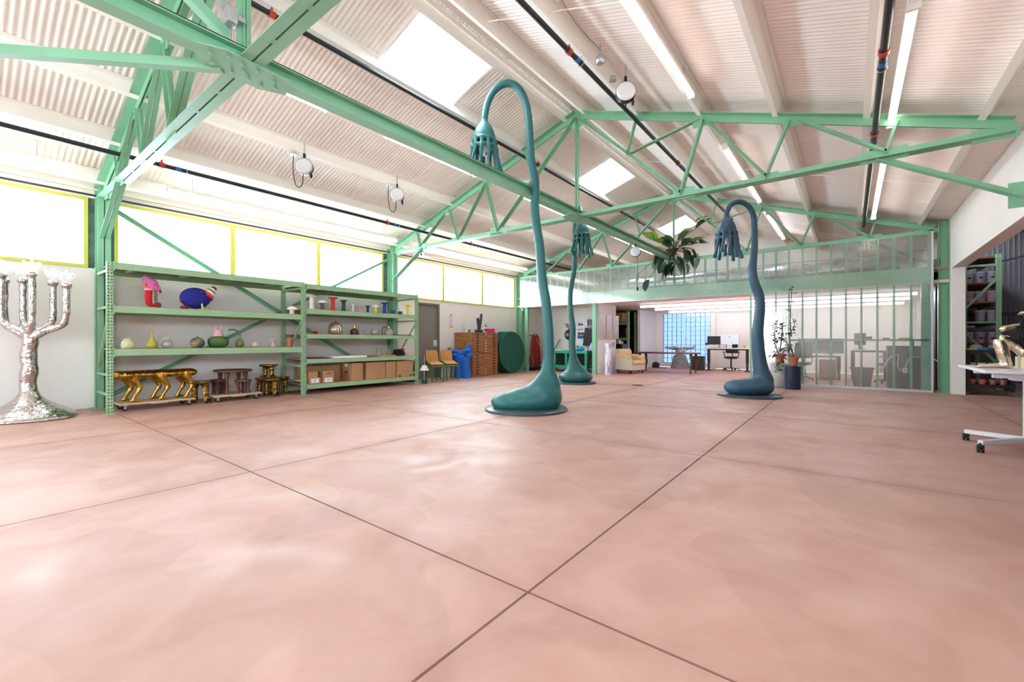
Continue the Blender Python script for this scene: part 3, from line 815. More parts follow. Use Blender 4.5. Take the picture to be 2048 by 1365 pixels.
MB().tube([(0, 0, .14), (0, .02, .18), (0, .01, .22), (0, -.04, .22), (0, -.09, .17), (0, -.13, .13)], [.02, .02, .018, .018, .016, .02], 10).build('spout', CLG, r, smooth=70)
vessel('gourd_pot', 'round dark teal and ochre glazed gourd pot', 2.81, [(.06, 0), (.1, .03), (.118, .08), (.105, .14), (.06, .18), (.03, .19), (.012, .21)], mat('teal ochre glaze', '#3d6660', .25, col2='#a58a4e', scale=5, lo=.45, hi=.62), wob=lambda a, z: 1 + .03 * math.cos(9 * a))
r = thing('moss_pot', 'mossy green squat pot with a pink frog face lid', 'vase', (SX, 3.15, S2), 0, 'ceramic and glass vessels')
MOSS = mat('mossy green glaze', '#5d7a2c', .6, col2='#1f5b46', scale=9, bump=1.0, bscale=55)
MB().lathe([(.09, 0), (.15, .04), (.172, .1), (.16, .17), (.11, .21), (.05, .215)], 28, wob=lambda a, z: 1 + .02 * math.cos(17 * a)).build('belly', MOSS, r, smooth=70)
PKC = mat('pale pink clay', '#d8a8a8', .6)
MB().lathe([(.085, .215), (.088, .23), (.075, .29), (.06, .34), (.03, .355), (.01, .358)], 18).build('lid', PKC, r, smooth=60)
for s_ in (-1, 1): MB().ell((.02, .04 * s_, .37), (.02, .02, .035), 10, 8).build('ear', PKC, r, smooth=60)
r = thing('curled_gourd', 'slim green gourd with a neck curling left to the frog pot', 'vase', (SX, 3.52, S2), 0, 'ceramic and glass vessels')
CG = mat('muted green glaze', '#6d7f4a', .4, var=.15, scale=10)
MB().lathe([(.045, 0), (.075, .03), (.08, .07), (.055, .13), (.03, .17), (.018, .18)], 18).build('belly', CG, r, smooth=70)
MB().tube(spline([(0, 0, .17), (0, .005, .24), (0, -.03, .31), (0, -.1, .345), (0, -.2, .34)], 3), .015, 10).build('neck', CG, r, smooth=70)
vessel('clay_ball', 'small off white clay ball', 3.80, [(.02, 0), (.05, .015), (.062, .05), (.05, .09), (.02, .108)], mat('bisque clay', '#dcc8b8', .7, bump=.3))
GOB = [(.045, 0), (.05, .01), (.032, .03), (.032, .1), (.055, .135), (.07, .15), (.07, .165), (.05, .165)]
vessel('pink_goblet', 'pale pink clay goblet with ribbed foot', 4.16, GOB, PKC, wob=lambda a, z: 1 + .05 * math.cos(10 * a))
vessel('terracotta_pot', 'tall terracotta pot at the right end of the vessel shelf', 4.49, [(.05, 0), (.048, .1), (.052, .16), (.062, .18), (.062, .195), (.04, .195)], mat('terracotta', '#b5694e', .8, var=.1))

# coloured spools and mushroom lamps on the right rack
def spool(label, y, colr, h, rf, rs, top=True, bot=True):
    r = thing('spool_stand', label, 'stand', (SX, y, R1), 0, 'coloured spool shaped stands')
    m = mat('matte ' + colr, colr, .5)
    p = ([(rf, 0), (rf, .012), (rs * 1.35, .024)] if bot else [(rs, 0)]) + [(rs, .045), (rs, h - .045)] + ([(rs * 1.35, h - .024), (rf, h - .012), (rf, h)] if top else [(rs, h)])
    MB().lathe(p, 20).build('column', m, r, smooth=40)
    MB().lathe([(rf if top else rs, h), (rf * .98 if top else rs, h + .006)], 20).build('top_disc', m, r, smooth=40)
spool('tall white spool stand beside the middle rack post', 4.98, '#ece4de', .31, .1, .045, True, True)
mushroom('olive stemmed mushroom lamp with a broad white cap', SX, 5.23, R1, '#59604a', .165, .105, .04)
spool('bright red spool stand, tallest of the coloured ones', 5.49, '#d8352a', .305, .105, .042)
spool('dark teal spool stand right of the red spool', 5.76, '#1f4a52', .265, .08, .042)
spool('slim white spool stand with a dark rim', 6.01, '#e6ddd8', .185, .055, .026, True, False)
spool('short pink spool stand', 6.21, '#e7a3bb', .14, .065, .032)
spool('dark green spool stand between pink and yellow', 6.42, '#1d4c48', .175, .06, .03, True, False)
mushroom('yellow stemmed mushroom lamp with a white cap', SX, 6.65, R1, '#e2d24e', .155, .09, .04)
spool('tall royal blue spool stand', 6.92, '#23439c', .285, .095, .042)
spool('short royal blue spool stand', 7.19, '#2445a0', .11, .05, .05, False, False)
mushroom('teal stemmed mushroom lamp near the right rack post', SX, 7.42, R1, '#1f4d52', .09, .09, .055)
spool('yellow spool stand at the right end of the shelf', 7.68, '#e4d44c', .275, .09, .036)

# third shelf of the right rack
r = thing('seed_sculpture', 'large beige metallic seed sculpture with a split side', 'sculpture', (SX, 5.55, R2))
BG = mat('beige metallic glaze', '#a8957f', .28, metal=.55, var=.15, scale=6)
MB().lathe([(.1, 0), (.15, .03), (.168, .1), (.155, .19), (.11, .255), (.05, .29), (.02, .3)], 26, wob=lambda a, z: 1 - .22 * max(0, 1 - ((a - .1) % (2 * pi)) / .3) - .12 * max(0, 1 - (2 * pi - a) / .2)).build('shell', BG, r, smooth=60)
MB().tube(spline([(.14, .05, .03), (.165, .035, .12), (.135, .02, .22)], 3), [.012] * 7, 8).build('lip', mat('bright lip', '#efe2d4', .2, metal=.6), r, smooth=70)
MB().tube(spline([(.14, .0, .03), (.16, -.02, .12), (.135, .0, .22)], 3), [.012] * 7, 8).build('lip', mat('bright lip'), r, smooth=70)
MB().tube([(0, 0, .29), (0, .015, .33)], [.018, .008], 8).build('stalk', BG, r)
GOLDM = mat('polished gold', '#c99a3c', .22, metal=1, var=.1, scale=12)
def gourdneck(name, label, y, prof, m, nh, zn):
    r = thing(name, label, 'vase', (SX, y, R2), 0, 'vessels with gold necks')
    MB().lathe(prof, 20).build('belly', m, r, smooth=60)
    MB().lathe([(.024, zn), (.02, zn + nh * .5), (.024, zn + nh), (.012, zn + nh)], 12).build('gold_neck', GOLDM, r, smooth=50)
gourdneck('gold_neck_bottle', 'dark plum bottle with a gold neck', 6.05, [(.095, 0), (.1, .04), (.105, .06), (.095, .1), (.06, .14), (.02, .155)], mat('dark plum glaze', '#2c2030', .3, col2='#6d4950', scale=4, stretch=(0, 0, 1.5)), .1, .15)
PINKG = mat('mauve grey glaze', '#a8929a', .45, col2='#b7aab2', scale=5)
vessel('flat_bowl', 'low mauve bowl left of the round mauve pot', 6.41, [(.05, 0), (.085, .02), (.085, .05), (.05, .07), (.02, .072)], PINKG, z=R2)
vessel('round_pot', 'round mauve and grey pot', 6.63, [(.07, 0), (.1, .04), (.105, .09), (.08, .14), (.04, .16), (.02, .162)], PINKG, z=R2)
gourdneck('gold_neck_bottle', 'mauve bottle with a gold neck and curled handle', 7.05, [(.095, 0), (.11, .05), (.11, .08), (.09, .13), (.05, .165), (.02, .17)], PINKG, .075, .165)
simple('clay_hook', 'grey curled clay hook beside the mauve bottle', 'ceramic', MB().tube(spline([(SX, 6.86, R2), (SX, 6.84, R2 + .12), (SX, 6.9, R2 + .21), (SX, 6.98, R2 + .19)], 4), .018, 8), mat('grey clay', '#6f6a66', .6), (SX, 6.86, R2))
simple('dark_tray', 'thin dark tray at the right end of the third shelf', 'tray', MB().box(SX - .15, 7.25, R2, SX + .12, 7.7, R2 + .018), BLK, (SX, 7.47, R2), smooth=None)
simple('red_cup', 'small red cup behind the wall brace', 'cup', MB().lathe([(.045, 0), (.05, .06), (.04, .08), (.01, .08)], 14, (-9.9, 5.25, R2)), REDK, (-9.9, 5.25, R2))
simple('grey_cup', 'small grey cup behind the middle rack post', 'cup', MB().torus((-9.85, 5.02, R2 + .045), .032, .014, 14, 8, 'x'), mat('grey clay'), (-9.85, 5.02, R2))

# fourth shelf
r = thing('foam_slab', 'long white foam slab lying on the lower shelf', 'slab', (SX, 5.75, R3))
MB().box(-.3, -.35, 0, .19, .52, .045).build('slab', mat('white foam', '#f2f0ee', .7), r, bevel=.003)
r = thing('dark_board', 'thin dark board beside the white foam slab', 'board', (SX - .1, 5.15, R3))
MB().box(-.25, -.12, 0, .2, .22, .02).build('sheet', mat('slate board', '#3c3e46', .6), r)
r = thing('wooden_block', 'pale wooden block on the lower shelf', 'block', (SX - .1, 6.92, R3))
MB().box(-.12, -.2, 0, .2, .28, .03).build('plank', mat('pale pine', '#c9a271', .6, var=.1, stretch=(1, 14, 1)), r, bevel=.003)
vessel('mottled_pot', 'mottled green pot on the wooden block', 6.82, [(.05, 0), (.055, .02), (.06, .1), (.05, .15), (.03, .155)], mat('mottled green', '#8a9d76', .6, col2='#b9aa86', scale=16), z=R3 + .031, x=SX - .1)
vessel('tan_gourd', 'small tan gourd on the wooden block', 7.12, [(.04, 0), (.055, .03), (.06, .07), (.035, .12), (.02, .16), (.01, .165)], mat('tan gourd', '#a07e60', .6, var=.15), z=R3 + .031, x=SX - .1)
r = thing('cable_heap', 'heap of coiled black and red cables at the end of the lower shelf', 'cables', (SX - .15, 7.45, R3))
for k in range(6): MB().torus((.02 * (k % 3), .05 * (k % 2), .025 + .03 * k), .17 - .012 * k, .017, 22, 7).build('coil', BLK if k < 5 else mat('red cable', '#a8362c', .5), r, smooth=60)

# boxes on the bottom shelf
def lab_box(label, y, z, w, h, mark=None, d=.3, x=FX - .02, tapec=False):
    c = carton(label, (x - d / 2, y, z), (d, w, h), 0, 'cartons on the bottom shelf', tape=False)
    MB().box(-d / 2 - .001, -w / 2 - .001, h * .5 - .001, d / 2 + .001, w / 2 + .001, h * .5).build('flap_seam', mat('parcel tape'), c)
    if mark:
        MB().box(d / 2 + .001, -.09, h * .15, d / 2 + .003, .09, h * .85).build('paper_label', mat('paper white', '#efeef0', .7), c)
        text_part(mark, h * .5, mat('label ink', '#4a66a8', .7), c, (d / 2 + .0035, 0, h * .5), (pi / 2, 0, pi / 2))
    return c
lab_box('small carton marked E7, at the left end', 4.97, R4, .27, .135, 'E7')
lab_box('small carton marked E8, right of the E7 one', 5.29, R4, .27, .135, 'E8')
lab_box('small carton on top of the one marked E7', 4.93, R4 + .136, .22, .135)
cc = lab_box('small carton on top of the one marked E8', 5.29, R4 + .136, .27, .135)
for z in (.066, .08): MB().box(.151, -.07, z, .1515, .07, z + .009).build('print_bar', mat('carton print', '#4e3a28', .8), cc)
carton('wide flat carton standing behind the small marked cartons', (-9.95, 5.35, R4), (.3, .95, .38), 0, 'cartons on the bottom shelf')
cc = lab_box('tall carton with a white sticker left of the dark gap', 6.03, R4, .3, .42, d=.5)
MB().box(-.05, -.152, .33, .06, -.151, .40).build('sticker', mat('paper white'), cc)
MB().box(-.06, -.152, .17, .06, -.151, .22).build('red_stamp', mat('red stamp', '#a8442f', .7), cc)
lab_box('wide tall carton in the middle of the bottom shelf', 6.55, R4, .55, .42, d=.5)
lab_box('narrow tall carton right of the wide one', 7.0, R4, .3, .42, d=.5)
cc = lab_box('tall carton with a bar code sticker at the right end', 7.46, R4, .54, .42, d=.5)
MB().box(-.02, -.272, .28, .1, -.271, .41).build('sticker', mat('paper white'), cc)
for y in (-.18, .18): MB().box(.25, y - .03, .0, .252, y + .03, .05).build('hand_hole', mat('carton hole', '#4b3624', .9), cc)
for i in range(6): MB().box(0 + .012 * i, -.2725, .31, .006 + .012 * i, -.2722, .38).build('bar_mark', BLK, cc)

# ------------------------------------------------------------------ gold and brown furniture under the left rack
GOLD = mat('burnished gold', '#c99b42', .26, metal=1, var=.2, scale=9, bump=.25, bscale=18)
DGOLD = mat('dark bronze gold', '#bd964c', .32, metal=1, col2='#33240f', scale=16, lo=.38, hi=.66, bump=.7, bscale=30)
BRN = mat('dark brown wood', '#4c2c22', .5, col2='#6b3f2e', scale=7, stretch=(1, 1, .3))
PINE = mat('pale dolly ply', '#cdaf8e', .6, var=.08, scale=4)
def caster(root, x, y, z):
    MB().box(x - .03, y - .03, z - .012, x + .03, y + .03, z).build('caster_plate', STEEL, root)
    for s_ in (-.02, .02): MB().box(x + s_ - .003, y - .02, .03, x + s_ + .003, y + .02, z - .01).build('caster_fork', STEEL, root)
    MB().cyl((x - .016, y, .038), (x + .016, y, .038), .038, 14).build('caster_wheel', BLK, root, smooth=40)
def dolly(label, loc, lx, ly, rz=0):
    r = thing('wooden_dolly', label, 'dolly', loc, rz, 'pale wooden dollies')
    MB().box(-lx / 2, -ly / 2, .1, lx / 2, ly / 2, .13).build('deck', PINE, r, bevel=.003)
    MB().box(-lx / 2, -.12, .088, lx / 2, .12, .1).build('under_batten', PINE, r)
    for a in (-1, 1):
        for b in (-1, 1): caster(r, a * (lx / 2 - .08), b * (ly / 2 - .08), .1)
    return r
dolly('longer wooden dolly under the gold bench', (-9.75, 2.24, 0), .52, 1.05)
dolly('shorter wooden dolly under the brown table', (-9.75, 3.47, 0), .6, .84)

def gold_bench():
    r = thing('gold_bench', 'long gold bench with bent bird legs standing on a dolly', 'bench', (-9.75, 2.25, .131))
    m = MB()
    for k in range(11):
        y = -.5 + k * .1; wv = .03 * math.sin(k * 1.1)
        m.ell((wv, y, .46), (.19 + .02 * math.sin(k * 2.), .12, .075), 14, 8)
    for y, t in ((-.36, 1), (.03, 1), (.39, 1)):
        for sx in (-1, 1):
            dy = .03 * sx
            x = .12 * sx
            pts = [(x * .7, y + dy, .45), (x, y + dy + .01, .37), (x * 1.1, y + dy + .08, .24), (x * 1.15, y + dy + .02, .12), (x * 1.15, y + dy - .02, .03)]
            m.tube(spline(pts, 3), [.11, .095, .08, .062, .05, .042, .042, .038, .033, .029, .027, .026, .028], 10)
            m.tube([(x * 1.15, y + dy - .06, .025), (x * 1.15, y + dy + .02, .022), (x * 1.15, y + dy + .09, .018)], [.026, .024, .02], 8)
    m.build('bench_body', GOLD, r, remesh=.011, sm=2)
gold_bench()

def gold_stool(label, loc, h, rt, rz, feet=2):
    r = thing('gold_stool', label, 'stool', loc, rz, 'dark gold clawfoot stools')
    m = MB()
    m.lathe([(.02, h - .06), (rt * .7, h - .055), (rt, h - .03), (rt, h - .008), (rt * .9, h), (.02, h - .004)], 22, wob=lambda a, z: 1 + .05 * math.cos(3 * a + 1) + .03 * math.cos(11 * a))
    legs = [(rt * .5 * math.cos(2 * pi * k / feet + .3), rt * .5 * math.sin(2 * pi * k / feet + .3), 2 * pi * k / feet + .3) for k in range(feet)]
    for x, y, a in legs:
        m.tube([(x * .8, y * .8, h - .04), (x, y, h * .7), (x, y, h * .35), (x, y, .04)], [rt * .38, rt * .26, rt * .2, rt * .24], 10)
        for q in range(5):
            g = a + (q - 2) * .42
            m.tube([(x, y, .035), (x + .07 * math.cos(g), y + .07 * math.sin(g), .024), (x + .115 * math.cos(g), y + .115 * math.sin(g), .014)], [.026, .02, .012], 7)
        for q in range(7):
            g = 2 * pi * q / 7
            m.tube([(x + rt * .2 * math.cos(g), y + rt * .2 * math.sin(g), h - .07), (x + rt * .18 * math.cos(g), y + rt * .18 * math.sin(g), .05)], [.016, .014], 6)
    m.build('stool_body', DGOLD, r, remesh=.009, sm=2)
gold_stool('dark gold clawfoot stool between the two dollies', (-9.66, 2.885, 0), .42, .2, .4)
gold_stool('dark gold clawfoot stool in front at the middle rack post', (-9.68, 4.16, 0), .38, .2, .2)
gold_stool('dark gold clawfoot stool behind the brown table, partly hidden', (-10.08, 4.2, 0), .38, .18, .8)
gold_stool('dark gold clawfoot stool touching the middle rack post', (-9.95, 4.5, 0), .38, .16, 1.2)
gold_stool('dark gold clawfoot stool stacked on top of the others', (-9.92, 4.22, .385), .28, .18, 0)

def wood_table(label, loc, h, rt, n, rz, cat='table', nm='brown_table'):
    r = thing(nm, label, cat, loc, rz)
    MB().lathe([(rt * .92, h - .045), (rt, h - .035), (rt, h - .008), (rt * .96, h), (.02, h)], 24, wob=lambda a, z: 1 + .05 * math.cos(2 * a)).build('top', BRN, r, smooth=50)
    for k in range(n):
        a = 2 * pi * k / n + .5; x, y = rt * .68 * math.cos(a), rt * .68 * math.sin(a)
        MB().tube([(x, y, h - .04), (x * 1.02, y * 1.02, h * .6), (x * .95, y * .95, h * .3), (x * 1.05, y * 1.05, 0)], [.045, .03, .026, .036], 9).build('leg', BRN, r, smooth=70)
    return r
wood_table('round dark brown wooden table standing on the shorter dolly', (-9.75, 3.47, .131), .47, .34, 4, .3)
wood_table('small dark brown stool in front under the brown table', (-9.6, 3.6, .131), .27, .15, 3, .2, 'stool', 'brown_stool')
wood_table('small dark brown stool behind the left leg of the brown table', (-9.88, 3.26, .131), .28, .15, 3, 1.1, 'stool', 'brown_stool')

# ------------------------------------------------------------------ silver candelabra by the left wall
SIL = mat('hammered silver', '#bcb7b5', .1, metal=1, bump=.8, bscale=15)
c = thing('candelabra', 'tall hammered silver tree candelabra with glass tops by the left wall', 'sculpture', (-9.76, .74, 0), YAW)
m = MB()
m.lathe([(.54, 0), (.55, .02), (.52, .06), (.4, .14), (.26, .22), (.16, .3), (.12, .36), (.1, .42)], 30, wob=lambda a, z: 1 + .05 * math.cos(3 * a + .7) + .03 * math.cos(5 * a))
m.tube(spline([(0, 0, .3), (-.03, 0, .55), (.0, .0, .75), (-.02, 0, .95), (.01, 0, 1.15), (0, 0, 1.3)], 3), [.13, .105, .1, .095, .1, .105, .098, .09, .095, .1, .093, .088, .095, .09, .085, .09], 14)
tips = [(.52, .03, 1.98), (.10, -.06, 2.13), (.2, .14, 2.03), (-.37, -.05, 2.12), (-.26, .14, 2.07), (-.5, .1, 2.06)]
rngs = random.Random(3)
for x, y, z in tips:
    pts = [(0, 0, 1.2), (x * .45, y * .6, 1.33), (x * .86, y * .9, 1.40 + (0 if abs(x) > .4 else .02)), (x * .99, y, 1.55), (x, y, 1.75), (x, y, z)]
    sp = spline(pts, 3); m.tube(sp, [.064 - .02 * min(1, i / 9) + rngs.uniform(-.006, .006) for i in range(len(sp))], 10)
    m.ell((x, y, z + .03), (.068, .068, .055), 12, 8)
m.build('silver_tree', SIL, c, remesh=.016, sm=2)
ICE = clear_mat('crumpled clear glass', (.97, .98, 1, 1), gloss_rough=.05, refl=.2, diffuse=.25)
for x, y, z in tips:
    g = MB()
    for k in range(5):
        a = 2 * pi * k / 5
        g.tube([(x, y, z + .07), (x + .045 * math.cos(a), y + .045 * math.sin(a), z + .14), (x + .09 * math.cos(a), y + .09 * math.sin(a), z + .2 + .03 * (k % 2))], [.035, .04, .02], 7)
    g.tube([(x, y, z + .06), (x, y, z + .16), (x, y, z + .26)], [.045, .04, .015], 8)
    g.build('glass_flame', ICE, c, remesh=.014, sm=1)

# ------------------------------------------------------------------ the three giant lamps
def PC(d, px, py):
    """a point of an upright figure standing d metres ahead, from its outline measured in the photograph"""
    u = (px - 1024) / 872 * d
    return (u, (682.5 - py) / 872 * d + CAM_H)
def giant_lamp(label, base, colr, colr2, stem, foot, head, arch_rot, plate_r, hs=1.0, blend=None):
    r = thing('giant_lamp', label, 'lamp', base, YAW + arch_rot)
    MT = mat('patina ' + colr, colr, .46, col2=colr2, scale=2.2, lo=.3, hi=.7, bump=.12, bscale=14, coat=.04)
    MB().lathe([(plate_r, 0), (plate_r, .03), (plate_r - .02, .045), (.02, .045)], 40).build('base_plate', mat('dark lamp plate', '#3a4650', .35), r, smooth=40)
    m = MB()
    sp = spline([(x, y, z, w) for (x, y, z, w) in stem], 4)
    m.tube([p[:3] for p in sp], [p[3] for p in sp], 18)
    for c, rad in foot: m.ell(c, rad, 22, 14)
    if blend: m.tube(*blend, 16)
    m.build('stem', MT, r, remesh=.02, sm=36)
    hx, hy, hz = head                           # top of the shade
    s = hs
    h = MB()
    h.lathe([(.055 * s, .06 * s), (.075 * s, 0), (.125 * s, -.06 * s), (.165 * s, -.14 * s), (.19 * s, -.22 * s), (.2 * s, -.30 * s), (.175 * s, -.30 * s), (.16 * s, -.22 * s), (.13 * s, -.14 * s), (.02, -.07 * s)], 30, (hx, hy, hz))
    h.torus((hx, hy, hz - .31 * s), .188 * s, .028 * s, 30, 8)
    h.torus((hx, hy, hz - .43 * s), .205 * s, .027 * s, 30, 8)
    n = 11; rg = random.Random(5)
    for k in range(n):
        a = 2 * pi * k / n; ca, sa = math.cos(a), math.sin(a); q = s * rg.uniform(.92, 1.1); e = rg.uniform(.95, 1.2)
        P = lambda rad, z, da=0: (hx + rad * s * math.cos(a + da), hy + rad * s * math.sin(a + da), hz + z * q)
        tw = rg.uniform(-.08, .08)
        m_ = [P(.18, -.29), P(.2, -.40), P(.215, -.52), P(.225 * e, -.68, tw), P(.25 * e, -.79, tw)]
        h.tube(spline(m_, 3), [x * s for x in (.046, .038, .034, .036, .042, .038, .034, .032, .03, .03, .034, .038, .04)], 9)
        h.ell(m_[-1], .043 * s, 10, 8)
    h.build('shade', MT, r, remesh=.0105, sm=3)
    MB().lathe([(.012, -.2 * s), (.03, -.3 * s), (.034, -.5 * s), (.02, -.56 * s), (.004, -.57 * s)], 12, (hx, hy, hz)).build('bulb', mat('frosted bulb', '#ece8e4', .3), r, smooth=60)
    return r
def lampA():
    d = 7.42; bx = PC(d, 1053, 820)[0]
    pts = [(1096, 792, .20), (1100, 770, .19), (1099, 750, .135), (1098, 728, .105), (1098, 678, .097), (1096, 640, .094), (1092, 600, .092), (1085, 560, .09), (1080, 496, .088), (1076, 468, .086), (1072, 441, .085), (1070, 414, .084), (1071, 387, .083), (1071, 360, .08), (1065, 333, .076), (1062, 306, .073), (1060, 270, .072), (1058, 240, .071), (1054, 212, .07), (1044, 185, .07), (1026, 168, .07), (1006, 168, .07), (987, 183, .068), (975, 207, .067), (970, 232, .066), (969, 246, .066)]
    st = []
    for px, py, w in pts:
        u, z = PC(d, px, py); st.append((u - bx, 0, z, w))
    foot = [((-.25, 0, .13), (.36, .34, .175)), ((.08, 0, .17), (.48, .4, .225)), ((.27, 0, .22), (.35, .37, .28))]
    loc = (-4.36, 6.02, 0)
    hu, hz = PC(d, 969, 246)
    giant_lamp('nearest and tallest teal lamp sculpture, arching up over the long beam', loc, '#266a64', '#235c63', st, foot, (hu - bx, 0, hz), 0, .70, blend=([(-.3, 0, .16), (-.1, 0, .19), (.1, 0, .24), (.28, 0, .38), (.36, 0, .62), (.38, 0, .85)], [.12, .17, .2, .2, .135, .1]))
lampA()
def lampC():
    d = 9.27; bx = PC(d, 1499, 792)[0]
    z = lambda x, y: (1400 + x * .3226, 380 + y * .3226)
    raw = [(385, 1240, 60), (392, 1180, 62), (383, 1130, 47), (370, 1050, 40), (362, 950, 36), (360, 880, 34), (368, 800, 32), (375, 720, 31), (368, 650, 30), (345, 590, 30), (330, 530, 28), (329, 470, 26), (338, 400, 22), (342, 330, 21), (341, 250, 20), (338, 180, 20), (320, 120, 19), (280, 82, 19), (230, 72, 19), (190, 97, 18), (169, 140, 18), (166, 172, 18)]
    st = []
    for x, y, w in raw:
        u, zz = PC(d, *z(x, y)); st.append((u - bx, 0, zz, w * .3226 / 872 * d))
    foot = [((-.22, 0, .185), (.3, .3, .175)), ((.02, 0, .19), (.42, .36, .19)), ((.2, 0, .185), (.3, .32, .18))]
    hu, hz = PC(d, *z(168, 176))
    giant_lamp('dusty blue lamp sculpture standing before the translucent screen', (-1.70, 10.43, 0), '#3a5a72', '#2b4e60', st, foot, (hu - bx, 0, hz), 0, .62, .98)
lampC()
def lampB():
    d = 12.05; bx = PC(d, 1152, 766)[0]
    z = lambda x, y: (1080 + x * .3077, 380 + y * .3077)
    raw = [(218, 1200, 70), (216, 1150, 40), (215, 1110, 26), (212, 1000, 22), (215, 900, 22), (205, 820, 20.5), (198, 740, 19.5), (197, 690, 19), (205, 620, 18.5), (220, 550, 18), (228, 480, 18), (227, 400, 17.5), (228, 320, 17), (230, 250, 16.5), (232, 205, 16)]
    st = []
    for x, y, w in raw:
        u, zz = PC(d, *z(x, y)); st.append((u - bx, 0, zz, w * .3077 / 872 * d))
    u0, _, z0, w0 = st[-1]
    zt = z0 + .2
    for f, dz in ((.12, .15), (.32, .26), (.52, .24), (.68, .1), (.75, -.08), (.77, -.24)):
        st.append((u0 + f * .07, -f, z0 + dz, .066 - .01 * f))
    foot = [((0, 0, .17), (.48, .45, .2))]
    giant_lamp('deep teal lamp sculpture farthest back, its head hidden by the beam', (-6.02, 10.65, 0), '#1c5753', '#246360', st, foot, (u0 + .054, -.77, z0 - .24), 0, .56, .98, blend=([(.0, 0, .2), (-.03, 0, .36), (-.055, 0, .52), (-.07, 0, .7), (-.08, 0, .9)], [.4, .29, .19, .125, .1]))
lampB()

# ------------------------------------------------------------------ left wall beyond the racks
r = thing('floor_lamp', 'small lamp with a white cone shade and dark green block base', 'lamp', (-9.25, 8.0, 0))
MB().box(-.06, -.06, 0, .06, .06, .115).build('block_base', mat('dark green block', '#1f4a4a', .4), r, bevel=.006)
MB().cyl((0, 0, .115), (0, 0, .76), .008, 8).build('rod', STEEL, r)
MB().lathe([(.125, .36), (.127, .365), (.055, .5), (.05, .5)], 20).build('cone_shade', mat('cap white'), r, smooth=40)

PLYW = mat('honey plywood', '#c48a4a', .4, var=.1, scale=4, stretch=(1, 8, 1))
CHG = mat('bottle green tube', '#1f6a4a', .4)
def school_chair(label, loc, rz, lift=0, part_back=True):
    r = thing('school_chair', label, 'chair', (loc[0], loc[1], lift), rz, 'stacked school chairs')
    MB().plate([(-.2, .52), (.17, .43), (.2, .432), (.195, .445), (.17, .447), (-.2, .537)], 'y', -.19, .19).build('seat', PLYW, r, bevel=.004)
    for s_ in (-1, 1):
        y = s_ * .185
        MB().tube([(.17, y, .43), (.19, y, 0)], .019, 8).build('leg', CHG, r)
        MB().tube([(-.19, y, .52), (-.26, y, 0)], .018, 8).build('leg', CHG, r)
        MB().tube([(-.18, y, .43), (-.2, y, .6), (-.24, y, .8)], .012, 8).build('back_tube', CHG, r)
        MB().tube([(.18, y, .42), (-.2, y, .51)], .012, 8).build('side_rail', CHG, r)
    MB().tube([(.175, -.185, .42), (.175, .185, .42)], .011, 8).build('front_rail', CHG, r)
    b = MB()
    b.plate([(-.19, .6), (.19, .6), (.19, .8), (.16, .84), (-.16, .84), (-.19, .8)], 'x', -.012, 0)
    b.v = [(x - .215 - (z - .6) * .17 + .8 * y * y, y, z) for x, y, z in b.v]
    b.build('backrest', PLYW, r)
    return r
c0 = school_chair('wood and green school chair nearest the rack, bottom of its stack', (-9.5, 8.62), -.28)
dup(c0, (-9.51, 8.62, .06), -.28, 'wood and green school chair on top of the stack nearest the rack')
dup(c0, (-9.5, 9.2, 0), -.28, 'wood and green school chair by the blue sculpture, bottom of its stack')
dup(c0, (-9.51, 9.2, .06), -.28, 'wood and green school chair on top of the stack by the blue sculpture')

# black and red coiled hoses behind the rack end
r = thing('hose_coil', 'coil of black and red hose on the floor by the rack end', 'hose', (-10.1, 8.22, 0))
for k in range(7): MB().torus((0, .01 * (k % 3), .26 + .05 * k), .2 - .008 * k, .024, 22, 8).build('hose_turn', BLK if k < 5 else mat('red cable'), r, smooth=60)
MB().box(-.16, -.16, 0, .16, .16, .235).build('stand_crate', BLK, r)

# fire extinguisher sign and extinguisher
SIGNW = mat('sign white', '#f2f0ee', .5); SIGNR = mat('sign red', '#c0303a', .5)
r = thing('fire_sign', 'tall narrow white sign with red FIRE EXTINGUISHER lettering', 'sign', (XL + .002, 10.18, 1.62))
MB().box(0, -.05, 0, .004, .05, .43).build('sign_plate', SIGNR, r)
MB().box(.004, -.04, .02, .005, .04, .41).build('sign_face', SIGNW, r)
text_part('FIRE EXTINGUISHER', .046, SIGNR, r, (.0062, 0, .215), (pi / 2, pi / 2, pi / 2))
r = thing('fire_extinguisher', 'black fire extinguisher with yellow tag on the wall', 'extinguisher', (-10.35, 9.98, .45))
MB().lathe([(.06, 0), (.065, .02), (.065, .38), (.04, .44), (.025, .46)], 16).build('cylinder', BLK, r, smooth=50)
MB().box(-.03, -.02, .46, .05, .02, .52).build('valve', STEEL, r)
MB().tube(spline([(.03, 0, .5), (.09, -.02, .46), (.085, -.02, .3), (.07, -.02, .15)], 3), .012, 6).build('hose', BLK, r)
MB().box(.062, .0, .34, .066, .075, .46).build('tag', mat('yellow tag', '#e2c33a', .5), r)
MB().box(-.1, -.03, .1, -.06, .03, .4).build('wall_bracket', STEEL, r)

